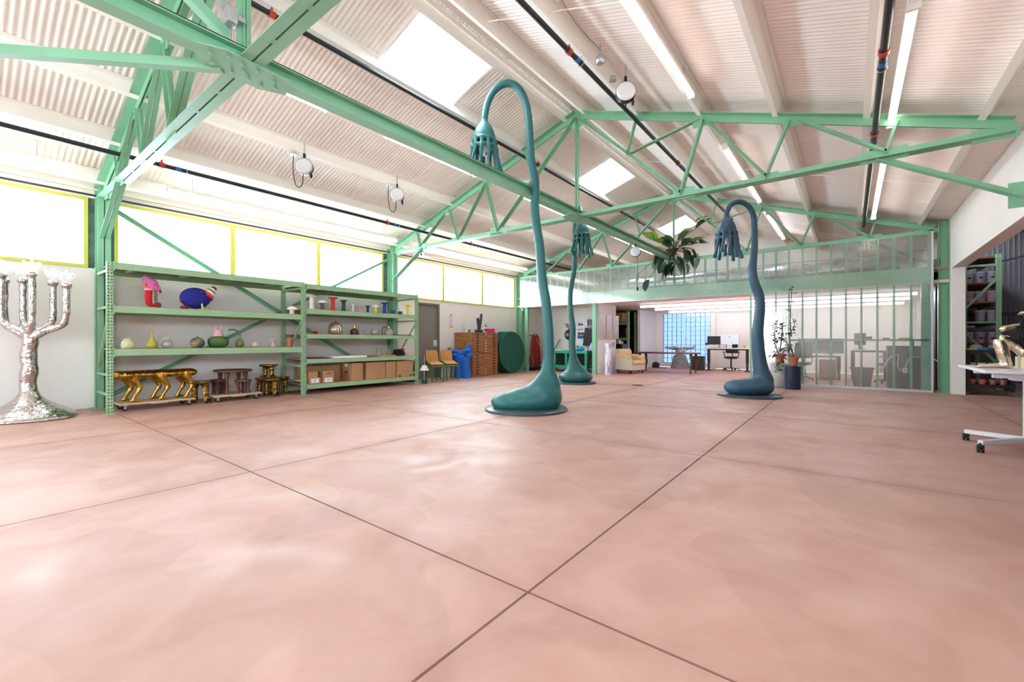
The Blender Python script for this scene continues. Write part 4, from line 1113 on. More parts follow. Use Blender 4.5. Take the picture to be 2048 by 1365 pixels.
# blue coral sculpture
BLU = mat('cobalt blue flock', '#1d66c4', .75, var=.05, scale=5)
r = thing('blue_sculpture', 'matte cobalt blue coral sculpture with two bulbous trunks', 'sculpture', (-9.75, 9.98, 0), YAW)
m = MB()
m.tube([(-.12, 0, 0), (-.11, 0, .3), (-.12, 0, .55), (-.13, 0, .68)], [.14, .11, .12, .14], 16)
m.tube([(.13, 0, 0), (.12, 0, .3), (.11, 0, .5), (.13, 0, .66)], [.18, .14, .13, .14], 16)
for c, q in (((-.22, -.02, .84), (.13, .11, .08)), ((-.21, -.05, .72), (.14, .11, .07)), ((-.26, 0, .62), (.09, .1, .06)), ((-.08, .02, .78), (.1, .1, .09)), ((.06, 0, .82), (.09, .09, .09)), ((.2, -.03, .86), (.12, .1, .08)), ((.24, 0, .72), (.11, .11, .09)), ((.22, .02, 1.02), (.07, .07, .08)), ((.18, 0, .95), (.06, .06, .08)), ((0, 0, .66), (.09, .09, .08))):
    m.ell(c, q, 16, 10)
m.build('coral_body', BLU, r, remesh=.014, sm=2)

# flat file cabinets
OAK = mat('honey oak', '#ad7040', .45, col2='#8f582f', scale=4, stretch=(1, 1, 7))
OAKT = mat('oak top', '#8d5a34', .45, col2='#a06a3e', scale=4)
FX0, FX1, FY0, FY1 = -10.42, -9.6, 10.32, 11.6
def flatfile(label, z0, z1, n, plinth):
    r = thing('flat_file', label, 'cabinet', ((FX0 + FX1) / 2, (FY0 + FY1) / 2, z0), 0, 'oak flat file cabinets')
    w, dd = FY1 - FY0, FX1 - FX0; hh = z1 - z0
    MB().box(-dd / 2, -w / 2, 0, dd / 2 - .02, w / 2, hh).build('case', OAK, r, bevel=.003)
    a = .06 if plinth else .02
    dh = (hh - a - .02) / n
    for k in range(n):
        z = a + k * dh
        dr = MB().box(dd / 2 - .02, -w / 2 + .03, z + .006, dd / 2, w / 2 - .03, z + dh - .006).build('drawer', OAK, r, bevel=.003)
        for y in (-.42, .42):
            MB().box(dd / 2, y - .05, z + dh * .3, dd / 2 + .014, y + .05, z + dh * .72).build('cup_pull', mat('dark brass', '#3d2f22', .4, metal=.5), dr)
        if (plinth and k in (0, 1, n - 2)) or (not plinth and k != n - 2):
            MB().cyl((dd / 2 + .001, 0, z + dh * .5), (dd / 2 + .004, 0, z + dh * .5), .022, 12).build('round_label', mat('paper white'), dr)
    MB().box(-dd / 2 - .01, -w / 2 - .012, hh - .02, dd / 2 + .006, w / 2 + .012, hh).build('top_board', OAKT, r)
flatfile('lower oak flat file cabinet standing on the floor', 0, .76, 7, True)
flatfile('upper oak flat file cabinet stacked on the lower one', .762, 1.45, 7, False)
ZF = 1.452
def onfile(name, label, cat, mb, m, x, y, **k): 
    o = simple(name, label, cat, mb, m, (0, 0, 0), **k); o.location = (x, y, ZF); return o
r = thing('forked_vase', 'black forked branch vase on the oak cabinets', 'vase', (-9.75, 10.78, ZF))
BV = mat('charred black clay', '#3b3533', .7, bump=.4, bscale=30)
MB().tube([(0, 0, 0), (0, 0, .2), (0, -.07, .48)], [.06, .055, .045], 12).tube([(0, .02, .1), (0, .07, .35), (0, .12, .62)], [.05, .05, .045], 12).build('fork', BV, r, remesh=.012, sm=1)
r = thing('squeeze_bottle', 'clear glue bottle with black cap on the cabinets', 'bottle', (-9.75, 11.12, ZF))
MB().lathe([(.04, 0), (.045, .01), (.045, .16), (.02, .2), (.018, .21)], 14).build('bottle_body', mat('milky bottle', '#cfcac6', .3), r, smooth=50)
MB().lathe([(.03, .2), (.03, .23), (.012, .25), (.008, .3), (.003, .3)], 12).build('cap', BLK, r, smooth=40)
MB().lathe([(.0455, .05), (.0455, .13)], 14).build('wrap_label', mat('dark label', '#4b4440', .6), r)
for k in range(4):
    tag(MB().box(-.13, -.115, 0, .13, .115, .034).build('pink_case', mat('magenta plastic', '#d4246e', .4), bevel=.004), ['bottom', 'second', 'third', 'top'][k] + ' one in the stack of magenta cases on the cabinets', 'case', 'magenta cases').location = (-9.78, 11.38, ZF + k * .036)
onfile('dark_case', 'low dark case behind the glue bottle', 'case', MB().box(-.1, -.1, 0, .1, .1, .1), mat('slate board'), -10.0, 11.05, smooth=None)
r = thing('glass_dome', 'faint clear glass dome on the left of the oak cabinets', 'dome', (-10.1, 10.55, ZF))
MB().lathe([(.11, .0), (.11, .12), (.1, .18), (.06, .23), (.01, .245)], 20).build('dome', clear_mat('thin dome glass', (.95, .96, .97, 1), refl=.06, diffuse=.05), r, smooth=60)
MB().lathe([(.12, 0), (.12, .008)], 20).build('dish', mat('cap white'), r)
r = thing('small_bird', 'tiny grey bird figure at the corner of the cabinets', 'figurine', (-9.85, 10.42, ZF))
MB().ell((0, 0, .05), (.03, .045, .03), 12, 8).ell((0, .035, .085), (.02, .022, .02), 10, 6).cyl((0, 0, 0), (0, 0, .03), .02, 8).build('bird_body', mat('grey clay'), r, smooth=60)

# round green tabletops leaning in a row
TG = mat('forest green laminate', '#1f5a4a', .55)
for k in range(5):
    m = MB().cyl((-.018, 0, .76), (.018, 0, .76), .755, 48)
    o = simple('round_tabletop', ('front', 'second', 'third', 'fourth', 'rearmost')[k] + ' one of the round dark green tabletops leaning in a row', 'tabletop', m, TG, (0, 0, 0), 'round green tabletops', 40, bevel=.004)
    o.location = (-9.72 - .085 * k - .02, 12.62 - .03 * k, .004); o.rotation_euler = (0, -.05, 0)

# broom corner
r = thing('hose_bundle', 'bundle of red air hoses hung in the alcove corner', 'hose', (-10.1, 14.42, 0))
for k in range(7):
    y = (k - 3) * .075
    MB().tube(spline([(.02 * (k % 2), y * 1.3 - .02, .14), (.04, y - .0, .7), (.05, y * .6, 1.3), (.08, y * .4 + .05, 1.42), (.1, y * .8 + .1, 1.2), (.1, y + .12, .6), (.1, y * 1.3 + .1, .14)], 4), .026, 7).build('hose_loop', mat('dark red hose', '#8f1f24', .5) if k % 3 else mat('red cable'), r, smooth=60)
MB().box(-.3, -.06, 1.38, .12, .06, 1.42).build('wall_hook', STEEL, r)
MB().box(-.2, -.42, 0, .22, .45, .12).build('floor_tray', mat('dark tray', '#2e2624', .6), r)
def broom(label, p, q, colr, headc):
    r = thing('broom', label, 'broom', p, 0, 'brooms in the alcove corner')
    p, q = V(p), V(q); e = q - p
    MB().tube([e * .08, e], .014, 7).build('handle', mat('pole ' + colr, colr, .5), r)
    MB().bar(V(0, -.14, .07), V(0, .14, .07), .06, .05).build('brush_block', mat('block ' + headc, headc, .6), r)
    MB().box(-.03, -.14, 0, .03, .14, .05).build('bristles', mat('bristles', '#5a4a3c', .9), r)
broom('broom with an orange handle leaning among the red hoses', (-9.85, 14.15, .125), (-10.3, 14.2, 1.5), '#c98a4a', '#7a2a24')
broom('broom with a yellow handle slanting to the right', (-9.5, 14.85, 0), (-10.0, 14.5, 1.3), '#dba832', '#e0b21e')
broom('broom with a dark handle standing upright by the back wall', (-9.75, 15.1, 0), (-9.75, 15.25, 1.62), '#4a3a30', '#3b3433')
broom('thin black pole broom crossing behind the front lamp', (-9.75, 14.6, 0), (-9.3, 15.2, 1.25), '#2a2826', '#2a2826')
r = thing('mop_bucket', 'yellow mop bucket at the foot of the brooms', 'bucket', (-9.55, 14.42, 0))
MB().lathe([(.12, .02), (.15, .22), (.17, .23), (.15, .23), (.12, .05)], 18).build('tub', mat('yellow plastic', '#e6b41c', .4), r, smooth=50)
MB().torus((0, 0, .23), .16, .01, 20, 6).build('rim', mat('yellow plastic'), r)
MB().cyl((0, 0, 0), (0, 0, .03), .1, 12).build('foot_ring', BLK, r)

# workbench in the alcove
BG_ = mat('bright green bench', '#1d9a6c', .45)
r = thing('workbench', 'bright green steel workbench in the workshop alcove', 'workbench', (-8.5, 14.65, 0))
MB().box(-.9, -.36, .70, .9, .36, .80).build('bench_top', BG_, r, bevel=.004)
MB().box(-.86, -.34, .14, .86, .34, .24).build('lower_shelf', BG_, r, bevel=.004)
for x in (-.84, 0, .84):
    for y in (-.32, .32): MB().box(x - .04, y - .04, 0, x + .04, y + .04, .70).build('leg', BG_, r)
MB().box(-.82, .28, .25, .82, .3, .69).build('back_panel', DARK, r)
ZB_ = .802
def onbench(name, label, cat, mb, m, x, y, z=ZB_, **k):
    o = simple(name, label, cat, mb, m, (0, 0, 0), **k); o.location = (x, y, z); return o
onbench('paper_stack', 'white papers lying on the green workbench', 'papers', MB().box(-.15, -.1, 0, .15, .1, .02), mat('paper white'), -8.9, 14.5, smooth=None)
onbench('blue_bag', 'crumpled bright blue bag on the green workbench', 'bag', MB().ell((0, 0, .085), (.16, .13, .085), 12, 8), mat('bright blue plastic', '#2f8fd0', .5, bump=.8, bscale=14), -7.98, 14.5)
for i, (x, cl, h) in enumerate(((-8.55, '#d8d4d8', .17), (-8.45, '#8b4a3a', .15), (-8.37, '#e4e0de', .16), (-8.27, '#2a2c30', .2), (-7.75, '#e6e2dc', .1))):
    onbench('spray_can', ('white can standing behind the paper stack on the bench', 'brown can between two white cans on the bench', 'white can right of the brown can on the bench', 'black can beside the rear lamp stem on the bench', 'short white tub right of the blue bag')[i], 'can', MB().lathe([(.035, 0), (.035, h * .85), (.02, h * .92), (.02, h), (.005, h)], 12), mat('can ' + cl, cl, .35), x, 14.78)
onbench('plastic_scraps', 'grey plastic scraps on the lower shelf of the workbench', 'scraps', MB().ell((0, 0, .06), (.3, .15, .06), 14, 6), mat('grey plastic film', '#9c9aa0', .4, bump=.8, bscale=10), -8.3, 14.5, .241)
# tools hung on the back wall of the alcove
YB = 15.294
r = thing('grinder_disc', 'black round guard with a pink disc hung on the alcove wall', 'tool', (-8.92, YB, 1.42))
MB().cyl((0, -.05, 0), (0, 0, 0), .21, 24).build('guard', BLK, r, smooth=40)
MB().cyl((-.08, -.06, .0), (-.08, -.05, .0), .075, 16).build('pink_disc', mat('pink disc', '#c87f78', .6), r)
r = thing('canvas_apron', 'yellowish work cloth hung under the round guard', 'cloth', (-8.83, YB, .9))
m = MB()
for i in range(7):
    for j in range(5): m.v.append((-.12 + i * .045, -.03 - .02 * math.sin(i * 1.7 + j), .36 - j * .09 - (.02 if i % 2 else 0)))
for i in range(6):
    for j in range(4): m.f.append((i * 5 + j, (i + 1) * 5 + j, (i + 1) * 5 + j + 1, i * 5 + j + 1))
o = m.build('cloth', mat('olive canvas', '#a79e62', .9), r, smooth=60); o.modifiers.new('t', 'SOLIDIFY').thickness = .012
MB().cyl((0, -.05, .36), (0, 0, .36), .01, 6).build('peg', STEEL, r)
for i, (x, z, w, h, cl, lab) in enumerate(((-9.0, 1.86, .3, .015, '#4b4648', 'thin dark rod rack high on the alcove wall'), (-8.98, 1.72, .16, .12, '#b07a74', 'pinkish pliers set on the alcove wall'), (-8.9, 1.63, .1, .08, '#3c4a4a', 'small dark clamp on the alcove wall'), (-8.4, 1.78, .22, .1, '#4d5a80', 'blue spray gun on the alcove wall'), (-8.42, 1.62, .26, .02, '#3a3d48', 'dark hook rail on the alcove wall'), (-8.35, 1.42, .34, .09, '#3b3f48', 'row of dark clamps on the alcove wall'), (-8.35, 1.27, .36, .13, '#1f56a8', 'row of blue clamps on the alcove wall'))):
    r = thing('wall_tool', lab, 'tool', (x, YB, z), 0, 'tools on the alcove wall')
    n = max(1, int(w / .08))
    for k in range(n): MB().box(-w / 2 + k * w / n, -.05, 0, -w / 2 + (k + .7) * w / n, -.005, h * (1 - .2 * (k % 2))).build('tool_body', mat('tool ' + cl, cl, .5), r)
    MB().box(-w / 2, -.012, h * .4, w / 2, 0, h * .55 + .006).build('mount_strip', STEEL, r)
r = thing('wire_shelf', 'small wall shelf of red and black spray cans in the alcove', 'shelf', (-7.68, 15.12, 1.74))
MB().box(-.42, -.12, 0, .42, .17, .02).build('shelf_board', mat('pale blue shelf', '#a9bfd6', .5), r)
MB().box(-.42, .15, 0, .42, .17, .3).build('back_board', mat('pale blue shelf'), r)
for k in range(7):
    tag(MB().lathe([(.036, 0), (.036, .2), (.02, .23), (.02, .25), (.004, .25)], 12).build('aerosol_can', mat('can red', '#a83a48', .35) if k % 3 else mat('can navy', '#2a3560', .35), smooth=50), ['leftmost navy aerosol can on the alcove wall shelf', 'first red aerosol can on the alcove wall shelf', 'second red aerosol can on the alcove wall shelf', 'middle navy aerosol can on the alcove wall shelf', 'third red aerosol can on the alcove wall shelf', 'fourth red aerosol can on the alcove wall shelf', 'rightmost navy aerosol can on the alcove wall shelf'][k], 'can', 'aerosol cans').location = (-7.98 + k * .1, 15.09, 1.762)
r = thing('black_board', 'black equipment board with cords hanging right of the rear lamp', 'board', (-7.72, 15.2, .98))
m = MB().plate([(-.55, 0), (.25, 0), (.42, .7), (-.45, .7)], 'y', -.02, .02); m.build('board_sheet', BLK, r)
for k in range(4): MB().tube(spline([(-.1 + .1 * k, -.03, .66), (-.12 + .1 * k, -.05, .4), (-.05 + .08 * k, -.04, .1)], 3), .012, 6).build('cord', mat('cap white') if k == 1 else STEEL, r)
MB().tube([(-.3, -.03, .66), (.3, -.03, .66)], .012, 6).build('rail', STEEL, r)
MB().lathe([(.05, 0), (.08, .1), (.02, .14)], 12, (.1, -.09, .5)).build('green_funnel', mat('pale green plastic', '#8fc4a8', .4), r, smooth=50)
r = thing('paper_roll', 'pale lavender sheet leaning at the right of the alcove', 'sheet', (-7.3, 15.15, .8))
MB().plate([(-.15, 0), (.12, 0), (.12, .98), (-.05, .98)], 'y', -.01, .0).build('sheet', mat('lavender board', '#b9b9dc', .6), r)
MB().box(-.15, -.012, -.8, -.12, 0, 0).build('leg_strip', STEEL, r); MB().box(.09, -.012, -.8, .12, 0, 0).build('leg_strip', STEEL, r)
r = thing('tool_trolley', 'narrow black wire trolley with bottles beside the green post', 'trolley', (-7.4, 14.5, 0))
for x in (-.17, .17):
    for y in (-.2, .2): MB().cyl((x, y, 0), (x, y, .95), .012, 6).build('upright', BLK, r)
for z in (.08, .45, .8): MB().box(-.18, -.21, z, .18, .21, z + .02).build('tray', BLK, r)
MB().cyl((.19, -.22, .05), (.19, -.22, .75), .014, 6).build('red_pole', mat('red cable'), r)
for i, (x, y, cl) in enumerate(((-.08, -.1, '#b8c4dc'), (.06, -.08, '#3a4a90'), (-.02, .08, '#d8dce4'))):
    o = MB().lathe([(.05, 0), (.055, .02), (.055, .2), (.02, .25), (.02, .29)], 12).build('plastic_bottle', mat('bottle ' + cl, cl, .3), smooth=50)
    tag(o, ('pale blue bottle on the wire trolley', 'navy bottle on the wire trolley', 'white bottle at the back of the wire trolley')[i], 'bottle'); o.location = (-7.4 + x, 14.5 + y, .822)

# ------------------------------------------------------------------ office under the mezzanine
PAPER = mat('printed paper', '#f0eeec', .6, col2='#dedce0', scale=30, stretch=(1, 1, 9), lo=.5, hi=.62)
for k, (y, w, lab) in enumerate(((14.25, .52, 'left'), (14.82, .5, 'middle'), (15.38, .52, 'right'))):
    r = thing('wall_chart', lab + ' one of three large printed sheets pinned on the white wall', 'poster', (-6.99, y, 1.24), 0, 'printed wall sheets')
    m = MB(); n = 6
    for i in range(n + 1):
        yy = -w / 2 + w * i / n; bow = .05 * math.sin(pi * i / n)
        m.v += [(.012 + bow * .25, yy, 0), (.012 + bow * .3, yy, .8), (.03 + bow, yy, .88)]
    for i in range(n):
        a = i * 3; m.f += [(a, a + 3, a + 4, a + 1), (a + 1, a + 4, a + 5, a + 2)]
    o = m.build('sheet', PAPER, r, smooth=60); o.modifiers.new('t', 'SOLIDIFY').thickness = .003
    rg = random.Random(k)
    for j in range(7):
        z = .1 + j * .095; ww = rg.uniform(.2, .42)
        MB().box(.026, -w / 2 + .05, z, .0275, -w / 2 + .05 + ww * w / .52, z + .012).build('print_line', mat('grey print', '#a9a5b0', .8), r)
    for j in (-1, 1): MB().cyl((0, j * w * .4, .78), (.02, j * w * .4, .78), .008, 6).build('pin', STEEL, r)
r = thing('wall_folder', 'small grey folder hung on the white wall below the sheets', 'folder', (-6.99, 15.2, .95))
MB().box(0, -.06, 0, .02, .06, .18).build('pocket', mat('pale grey plastic', '#b4b0ac', .5), r); MB().box(.004, -.05, .05, .014, .05, .22).build('card', PAPER, r)

r = thing('marble_column', 'white cylinder column with lavender veining at the wall end', 'column', (-6.62, 13.98, 0))
MB().lathe([(.112, 0), (.112, 1.08), (.1, 1.085), (.02, 1.085)], 28).build('shaft', mat('veined marble', '#eceaf2', .3, col2='#a9a6c8', scale=9, stretch=(1, 1, .25), lo=.48, hi=.6, detail=8), r, smooth=50)

CREAM = mat('cream upholstery', '#e2c79c', .85, var=.06, scale=8)
CREAM2 = mat('pale cream linen', '#ded3c4', .85)
r = thing('armchair', 'worn cream armchair with a plump seat and dark wooden feet', 'armchair', (-6.3, 15.15, 0), -.32)
MB().box(-.38, -.36, .12, .36, .36, .34).build('base', CREAM2, r, bevel=.03)
MB().box(-.2, -.27, .34, .42, .27, .47).build('seat_cushion', CREAM, r, bevel=.05)
MB().plate([(-.42, .14), (-.2, .14), (-.22, .8), (-.3, .9), (-.42, .86)], 'y', -.34, .34).build('backrest', CREAM, r, bevel=.04)
for s_ in (-1, 1):
    y = s_ * .35
    MB().plate([(-.36, .13), (.34, .13), (.34, .5), (.28, .58), (-.3, .66)], 'y', y - .07, y + .07).build('arm', CREAM2 if s_ < 0 else CREAM, r, bevel=.03)
    MB().tube([(-.3, y, .63), (0, y, .6), (.32, y, .55)], [.075, .08, .08], 10).build('arm_roll', CREAM, r, smooth=60)
for a in (-.3, .3):
    for b in (-.3, .3): MB().cyl((a, b, 0), (a, b, .13), .02, 8, .032).build('foot', mat('dark walnut', '#33201a', .4), r)

# storage opening
r = thing('filing_cabinet', 'black filing cabinet in the dark storage opening', 'cabinet', (-7.5, 16.75, 0))
MB().box(-.3, -.35, 0, .3, .35, 1.05).build('case', BLK, r, bevel=.004)
NVY = mat('black enamel', '#23242b', .35)
for k in range(4):
    dr = MB().box(.3, -.33, .03 + k * .255, .318, .33, .27 + k * .255).build('drawer', NVY, r, bevel=.003)
    MB().cyl((.318, .0, .2 + k * .255), (.34, .0, .2 + k * .255), .02, 10).build('knob', CHROME, dr)
    dq = MB().box(-.28, -.366, .03 + k * .255, .28, -.35, .27 + k * .255).build('drawer', NVY, r, bevel=.003)
    MB().cyl((0, -.366, .16 + k * .255), (0, -.39, .16 + k * .255), .02, 10).build('knob', CHROME, dq)
for i, (x, y, h, cl) in enumerate(((-.15, -.2, .1, '#e2dfdc'), (0, -.15, .12, '#c8c6cc'), (.14, -.2, .16, '#ecebea'), (.12, .1, .1, '#d6d0c8'))):
    o = MB().lathe([(.06, 0), (.065, h * .8), (.05, h), (.02, h)], 12).build('plastic_tub', mat('tub ' + cl, cl, .5), smooth=50)
    tag(o, ('leftmost pale tub on the filing cabinet', 'grey tub on the filing cabinet', 'tallest white tub on the filing cabinet', 'beige tub at the back of the filing cabinet')[i], 'tub', 'tubs on the filing cabinet'); o.location = (-7.5 + x, 16.75 + y, 1.052)
r = thing('storage_rack', 'dim green storage rack inside the dark opening', 'rack', (-8.2, 17.7, 0))
for x in (-.9, .9):
    for y in (-.4, .4): MB().box(x - .045, y - .045, 0, x + .045, y + .045, 2.4).build('upright_post', RACK, r)
for z in (.5, 1.2, 1.85): MB().box(-.86, -.44, z, .86, -.38, z + .1).build('shelf_beam', RACK, r); MB().box(-.86, -.4, z + .1, .86, .4, z + .12).build('shelf_board', DARK, r)
carton('dark carton on the top shelf of the storage rack', (-7.9, 17.65, 1.972), (.6, .5, .4), group=None)
r = thing('storage_bin', 'black storage bin on the middle shelf of the storage rack', 'bin', (-7.8, 17.65, 1.322))
MB().box(-.35, -.25, 0, .35, .25, .35).build('tub', BLK, r, bevel=.02); MB().box(-.37, -.27, .35, .37, .27, .39).build('lid', BLK, r, bevel=.01)

# long plank table with leg-shaped legs
RBR = mat('reddish brown wood', '#7a4228', .5, col2='#5a2d1c', scale=5, stretch=(.4, 1, 1))
r = thing('plank_table', 'long reddish brown table with human shaped legs', 'table', (-5.42, 16.5, 0))
MB().plate([(-1.08, -.42), (1.06, -.44), (1.09, .4), (-1.05, .43)], 'z', .70, .745).build('top', RBR, r, bevel=.008)
for x in (-.94, .94):
    for y in (-.32, .32):
        MB().tube(spline([(x, y, .71), (x + .02, y - .03, .5), (x + .035, y, .38), (x, y + .01, .2), (x, y, .05)], 3), [.055, .052, .05, .046, .043, .042, .04, .042, .036, .03, .028, .028, .03], 10).ell((x, y - .05, .035), (.04, .1, .035), 12, 8).build('leg', RBR, r, remesh=.012, sm=2)
# rock and silver sculpture by the glass blocks
r = thing('rock_plinth', 'rough grey rock plinth before the glass block window', 'rock', (-5.8, 19.35, 0))
MB().lathe([(.36, 0), (.37, .06), (.33, .2), (.28, .42), (.22, .56), (.12, .6), (.02, .61)], 24, wob=lambda a, z: 1 + .08 * math.cos(3 * a + z * 4) + .05 * math.cos(7 * a - z * 9)).build('rock', mat('rough grey stone', '#8d8c8c', .85, var=.25, scale=9, bump=.8, bscale=12), r, smooth=50)
r = thing('silver_bowl', 'knobbly silver shell sculpture resting on the rock plinth', 'sculpture', (-5.8, 19.35, .612))
m = MB(); rg = random.Random(2)
m.ell((0, 0, .1), (.22, .2, .1), 16, 8)
for k in range(26):
    a = rg.uniform(0, 2 * pi); q = rg.uniform(.25, .55); m.ell((q * math.cos(a) * 1.05, q * .55 * math.sin(a), .16 + .22 * q), (.09, .08, .06), 10, 7)
m.ell((.58, 0, .34), (.06, .05, .08), 10, 7)
m.build('shells', mat('frosted silver', '#b9b3ae', .3, metal=.8, var=.15, scale=10), r, remesh=.018, sm=1)
r = thing('power_box', 'small black box with a cable on the floor by the white wall', 'box', (-6.7, 18.9, 0))
MB().box(-.13, -.1, 0, .13, .1, .2).build('box_case', BLK, r, bevel=.008); MB().plate([(-.13, .2), (.13, .2), (0, .27)], 'y', -.1, .1).build('lid', BLK, r)
MB().tube(spline([(.13, 0, .03), (.25, .05, .01), (.35, .02, .01), (.45, .05, .01)], 3), .01, 5).build('cable', BLK, r)

# desks
def desk(label, x, y, w, dd, h, rz=0, legc=BLK, topc=None):
    r = thing('standing_desk', label, 'desk', (x, y, 0), rz, 'standing desks')
    MB().box(-w / 2, -dd / 2, h - .035, w / 2, dd / 2, h).build('desktop', topc or mat('white laminate', '#eceae8', .35), r, bevel=.006)
    for s_ in (-1, 1):
        xx = s_ * (w / 2 - .12)
        MB().box(xx - .05, -.04, .3, xx + .05, .04, h - .035).build('leg', legc, r); MB().box(xx - .04, -.032, .03, xx + .04, .032, .3).build('leg_inner', legc, r)
        MB().box(xx - .045, -.33, 0, xx + .045, .33, .03).build('foot', legc, r, bevel=.006)
    MB().box(-w / 2 + .12, -.03, h - .09, w / 2 - .12, .03, h - .036).build('crossbar', legc, r)
    return r
def office_chair(label, x, y, rz, seat=.5, colr=None, back_h=.52):
    m = colr or BLK
    r = thing('office_chair', label, 'chair', (x, y, 0), rz, 'office chairs')
    for k in range(5):
        a = 2 * pi * k / 5 + .3; c, s_ = math.cos(a), math.sin(a)
        MB().bar((0, 0, .1), (.3 * c, .3 * s_, .075), .04, .03).build('base_arm', m, r)
        MB().cyl((.3 * c - .02 * s_, .3 * s_ + .02 * c, .03), (.3 * c + .02 * s_, .3 * s_ - .02 * c, .03), .03, 10).build('caster_wheel', m, r)
    MB().cyl((0, 0, .09), (0, 0, seat - .04), .028, 10).build('gas_column', m, r)
    MB().lathe([(.03, seat - .07), (.2, seat - .05), (.255, seat - .02), (.25, seat + .02), (.2, seat + .04), (.02, seat + .035)], 24).build('seat', m, r, smooth=60)
    b = MB().plate([(-.22, seat + .16), (.22, seat + .16), (.24, seat + .3), (.2, seat + back_h), (-.2, seat + back_h), (-.24, seat + .3)], 'x', -.25, -.215)
    b.v = [(x + 1.0 * y * y, y, z) for x, y, z in b.v]
    b.build('backrest', m, r, bevel=.01)
    MB().tube([(-.05, 0, seat - .03), (-.24, 0, seat), (-.25, 0, seat + .3)], .018, 8).build('back_bar', m, r)
    for s_ in (-1, 1):
        MB().tube([(-.05, s_ * .24, seat), (-.05, s_ * .27, seat + .2)], .014, 6).build('arm_post', m, r); MB().box(-.15, s_ * .27 - .03, seat + .2, .12, s_ * .27 + .03, seat + .225).build('arm_pad', m, r)
    return r
def monitor(label, x, y, z, w, h, rz, face, back, stand, imac=False):
    r = thing('computer_monitor', label, 'monitor', (x, y, z), rz, 'computer monitors')
    zb = .14 if imac else .13
    MB().box(-w / 2, 0, zb, w / 2, .03, zb + h).build('display_back', back, r, bevel=.008)
    MB().box(-w / 2 + .01, -.003, zb + (.06 if imac else .01), w / 2 - .01, 0, zb + h - .01).build('screen', face, r)
    if imac:
        MB().plate([(.03, 0), (.21, 0), (.21, .006), (.055, .012), (.05, zb + .12), (.035, zb + .12)], 'x', -.085, .085).build('stand', stand, r)
        MB().ell((0, .0305, zb + h * .72), (.02, .002, .022), 12, 8).build('logo', mat('dark logo', '#3a3a3e', .3), r)
        MB().cyl((0, .051, zb * .6), (0, .057, zb * .6), .02, 12).build('cable_hole', BLK, r)
    else:
        MB().box(-.02, .03, 0, .02, .05, zb + h * .5).build('stand', stand, r); MB().box(-.13, -.06, 0, .13, .14, .012).build('stand_foot', stand, r)
SILV = mat('silver aluminium', '#c6c3c8', .35, metal=.5); SCR = mat('dark screen', '#15151a', .15)
DZ_ = .90
desk('white standing desk with black legs before the white back wall', -3.78, 18.62, 1.62, .75, DZ_)
office_chair('black office chair pushed under the white standing desk', -3.72, 18.95, -pi / 2, .52)
monitor('silver backed monitor on the white standing desk', -3.66, 18.4, DZ_, .65, .40, pi, SCR, SILV, SILV, True)
monitor('black monitor left of the silver one on the white standing desk', -4.22, 18.42, DZ_, .5, .33, pi, SCR, BLK, BLK)
for i, (x, y, w, h, cl, lab) in enumerate(((-4.45, 18.35, .16, .1, '#ecebe8', 'white box at the left end of the standing desk'), (-4.25, 18.36, .14, .12, '#e4e4e4', 'white box under the black monitor'), (-4.02, 18.36, .07, .14, '#b9a05a', 'yellow tin beside the monitors'), (-3.92, 18.34, .1, .07, '#dedcd8', 'low white tub between the monitors'), (-3.28, 18.38, .2, .06, '#d6c2a2', 'tan tray at the right of the silver monitor'), (-3.18, 18.55, .06, .1, '#c8a04a', 'small yellow cup at the right of the desk'), (-4.52, 18.5, .06, .2, '#2a2a2c', 'black lamp head at the left end of the desk'))):
    o = MB().box(-w / 2, -.05, 0, w / 2, .05, h).build('desk_item', mat('item ' + cl, cl, .5), bevel=.012); o.name = ('small_box', 'small_box', 'tin', 'tub', 'tray', 'cup', 'desk_speaker')[i]
    tag(o, lab, 'desk item'); o.location = (x, y, DZ_ + .001)
r = thing('black_subwoofer', 'tall black cabinet box at the left of the standing desk', 'cabinet', (-4.83, 18.5, 0))
MB().box(-.2, -.2, 0, .2, .2, .56).build('case', BLK, r, bevel=.012); MB().torus((0, -.203, .36), .08, .008, 20, 6, 'y').build('ring', mat('grey ring', '#5a5a60', .4), r); MB().cyl((0, -.208, .16), (0, -.2, .16), .05, 16).build('cone', mat('slate board'), r)
r = thing('floor_cables', 'black cables lying on the floor by the standing desk', 'cables', (-3.0, 18.2, 0))
for k in range(3): MB().tube(spline([(0, .1 * k, .012), (.3, .05 + .06 * k, .012), (.6, -.1 * k, .012), (.9, .1, .012)], 3), .01, 5).build('cable', BLK, r)
# behind the screen
GCH = mat('grey mesh', '#3c3c42', .6)
desk('left white desk behind the translucent screen', -.9, 16.6, 1.5, .75, .75)
office_chair('grey office chair left of the screened desks', -1.15, 15.7, pi / 2 + .3, .5, GCH, .62)
r = thing('desk_divider', 'grey blue felt divider on the screened left desk', 'divider', (-.75, 17.0, .5))
MB().box(-.6, -.02, .28, .6, .02, .75).build('felt', mat('grey blue felt', '#6d7488', .9), r, bevel=.008)
for x in (-.4, .4): MB().box(x - .02, -.03, -.5, x + .02, .03, .3).build('clamp_leg', STEEL, r)
monitor('wide grey monitor above the felt divider', -.5, 16.75, .75, .62, .36, pi, SCR, GCH, BLK)
r = thing('drawer_pedestal', 'brown drawer pedestal under the screened desk', 'cabinet', (-.55, 16.45, 0))
MB().box(-.2, -.25, .03, .2, .25, .6).build('case', mat('mauve brown laminate', '#8d7470', .5), r, bevel=.004)
for k in range(3): MB().box(-.19, -.262, .05 + k * .18, .19, -.25, .21 + k * .18).build('drawer', mat('mauve brown laminate'), r)
for x in (-.15, .15): MB().cyl((x, 0, 0), (x, 0, .03), .025, 8).build('foot', BLK, r)
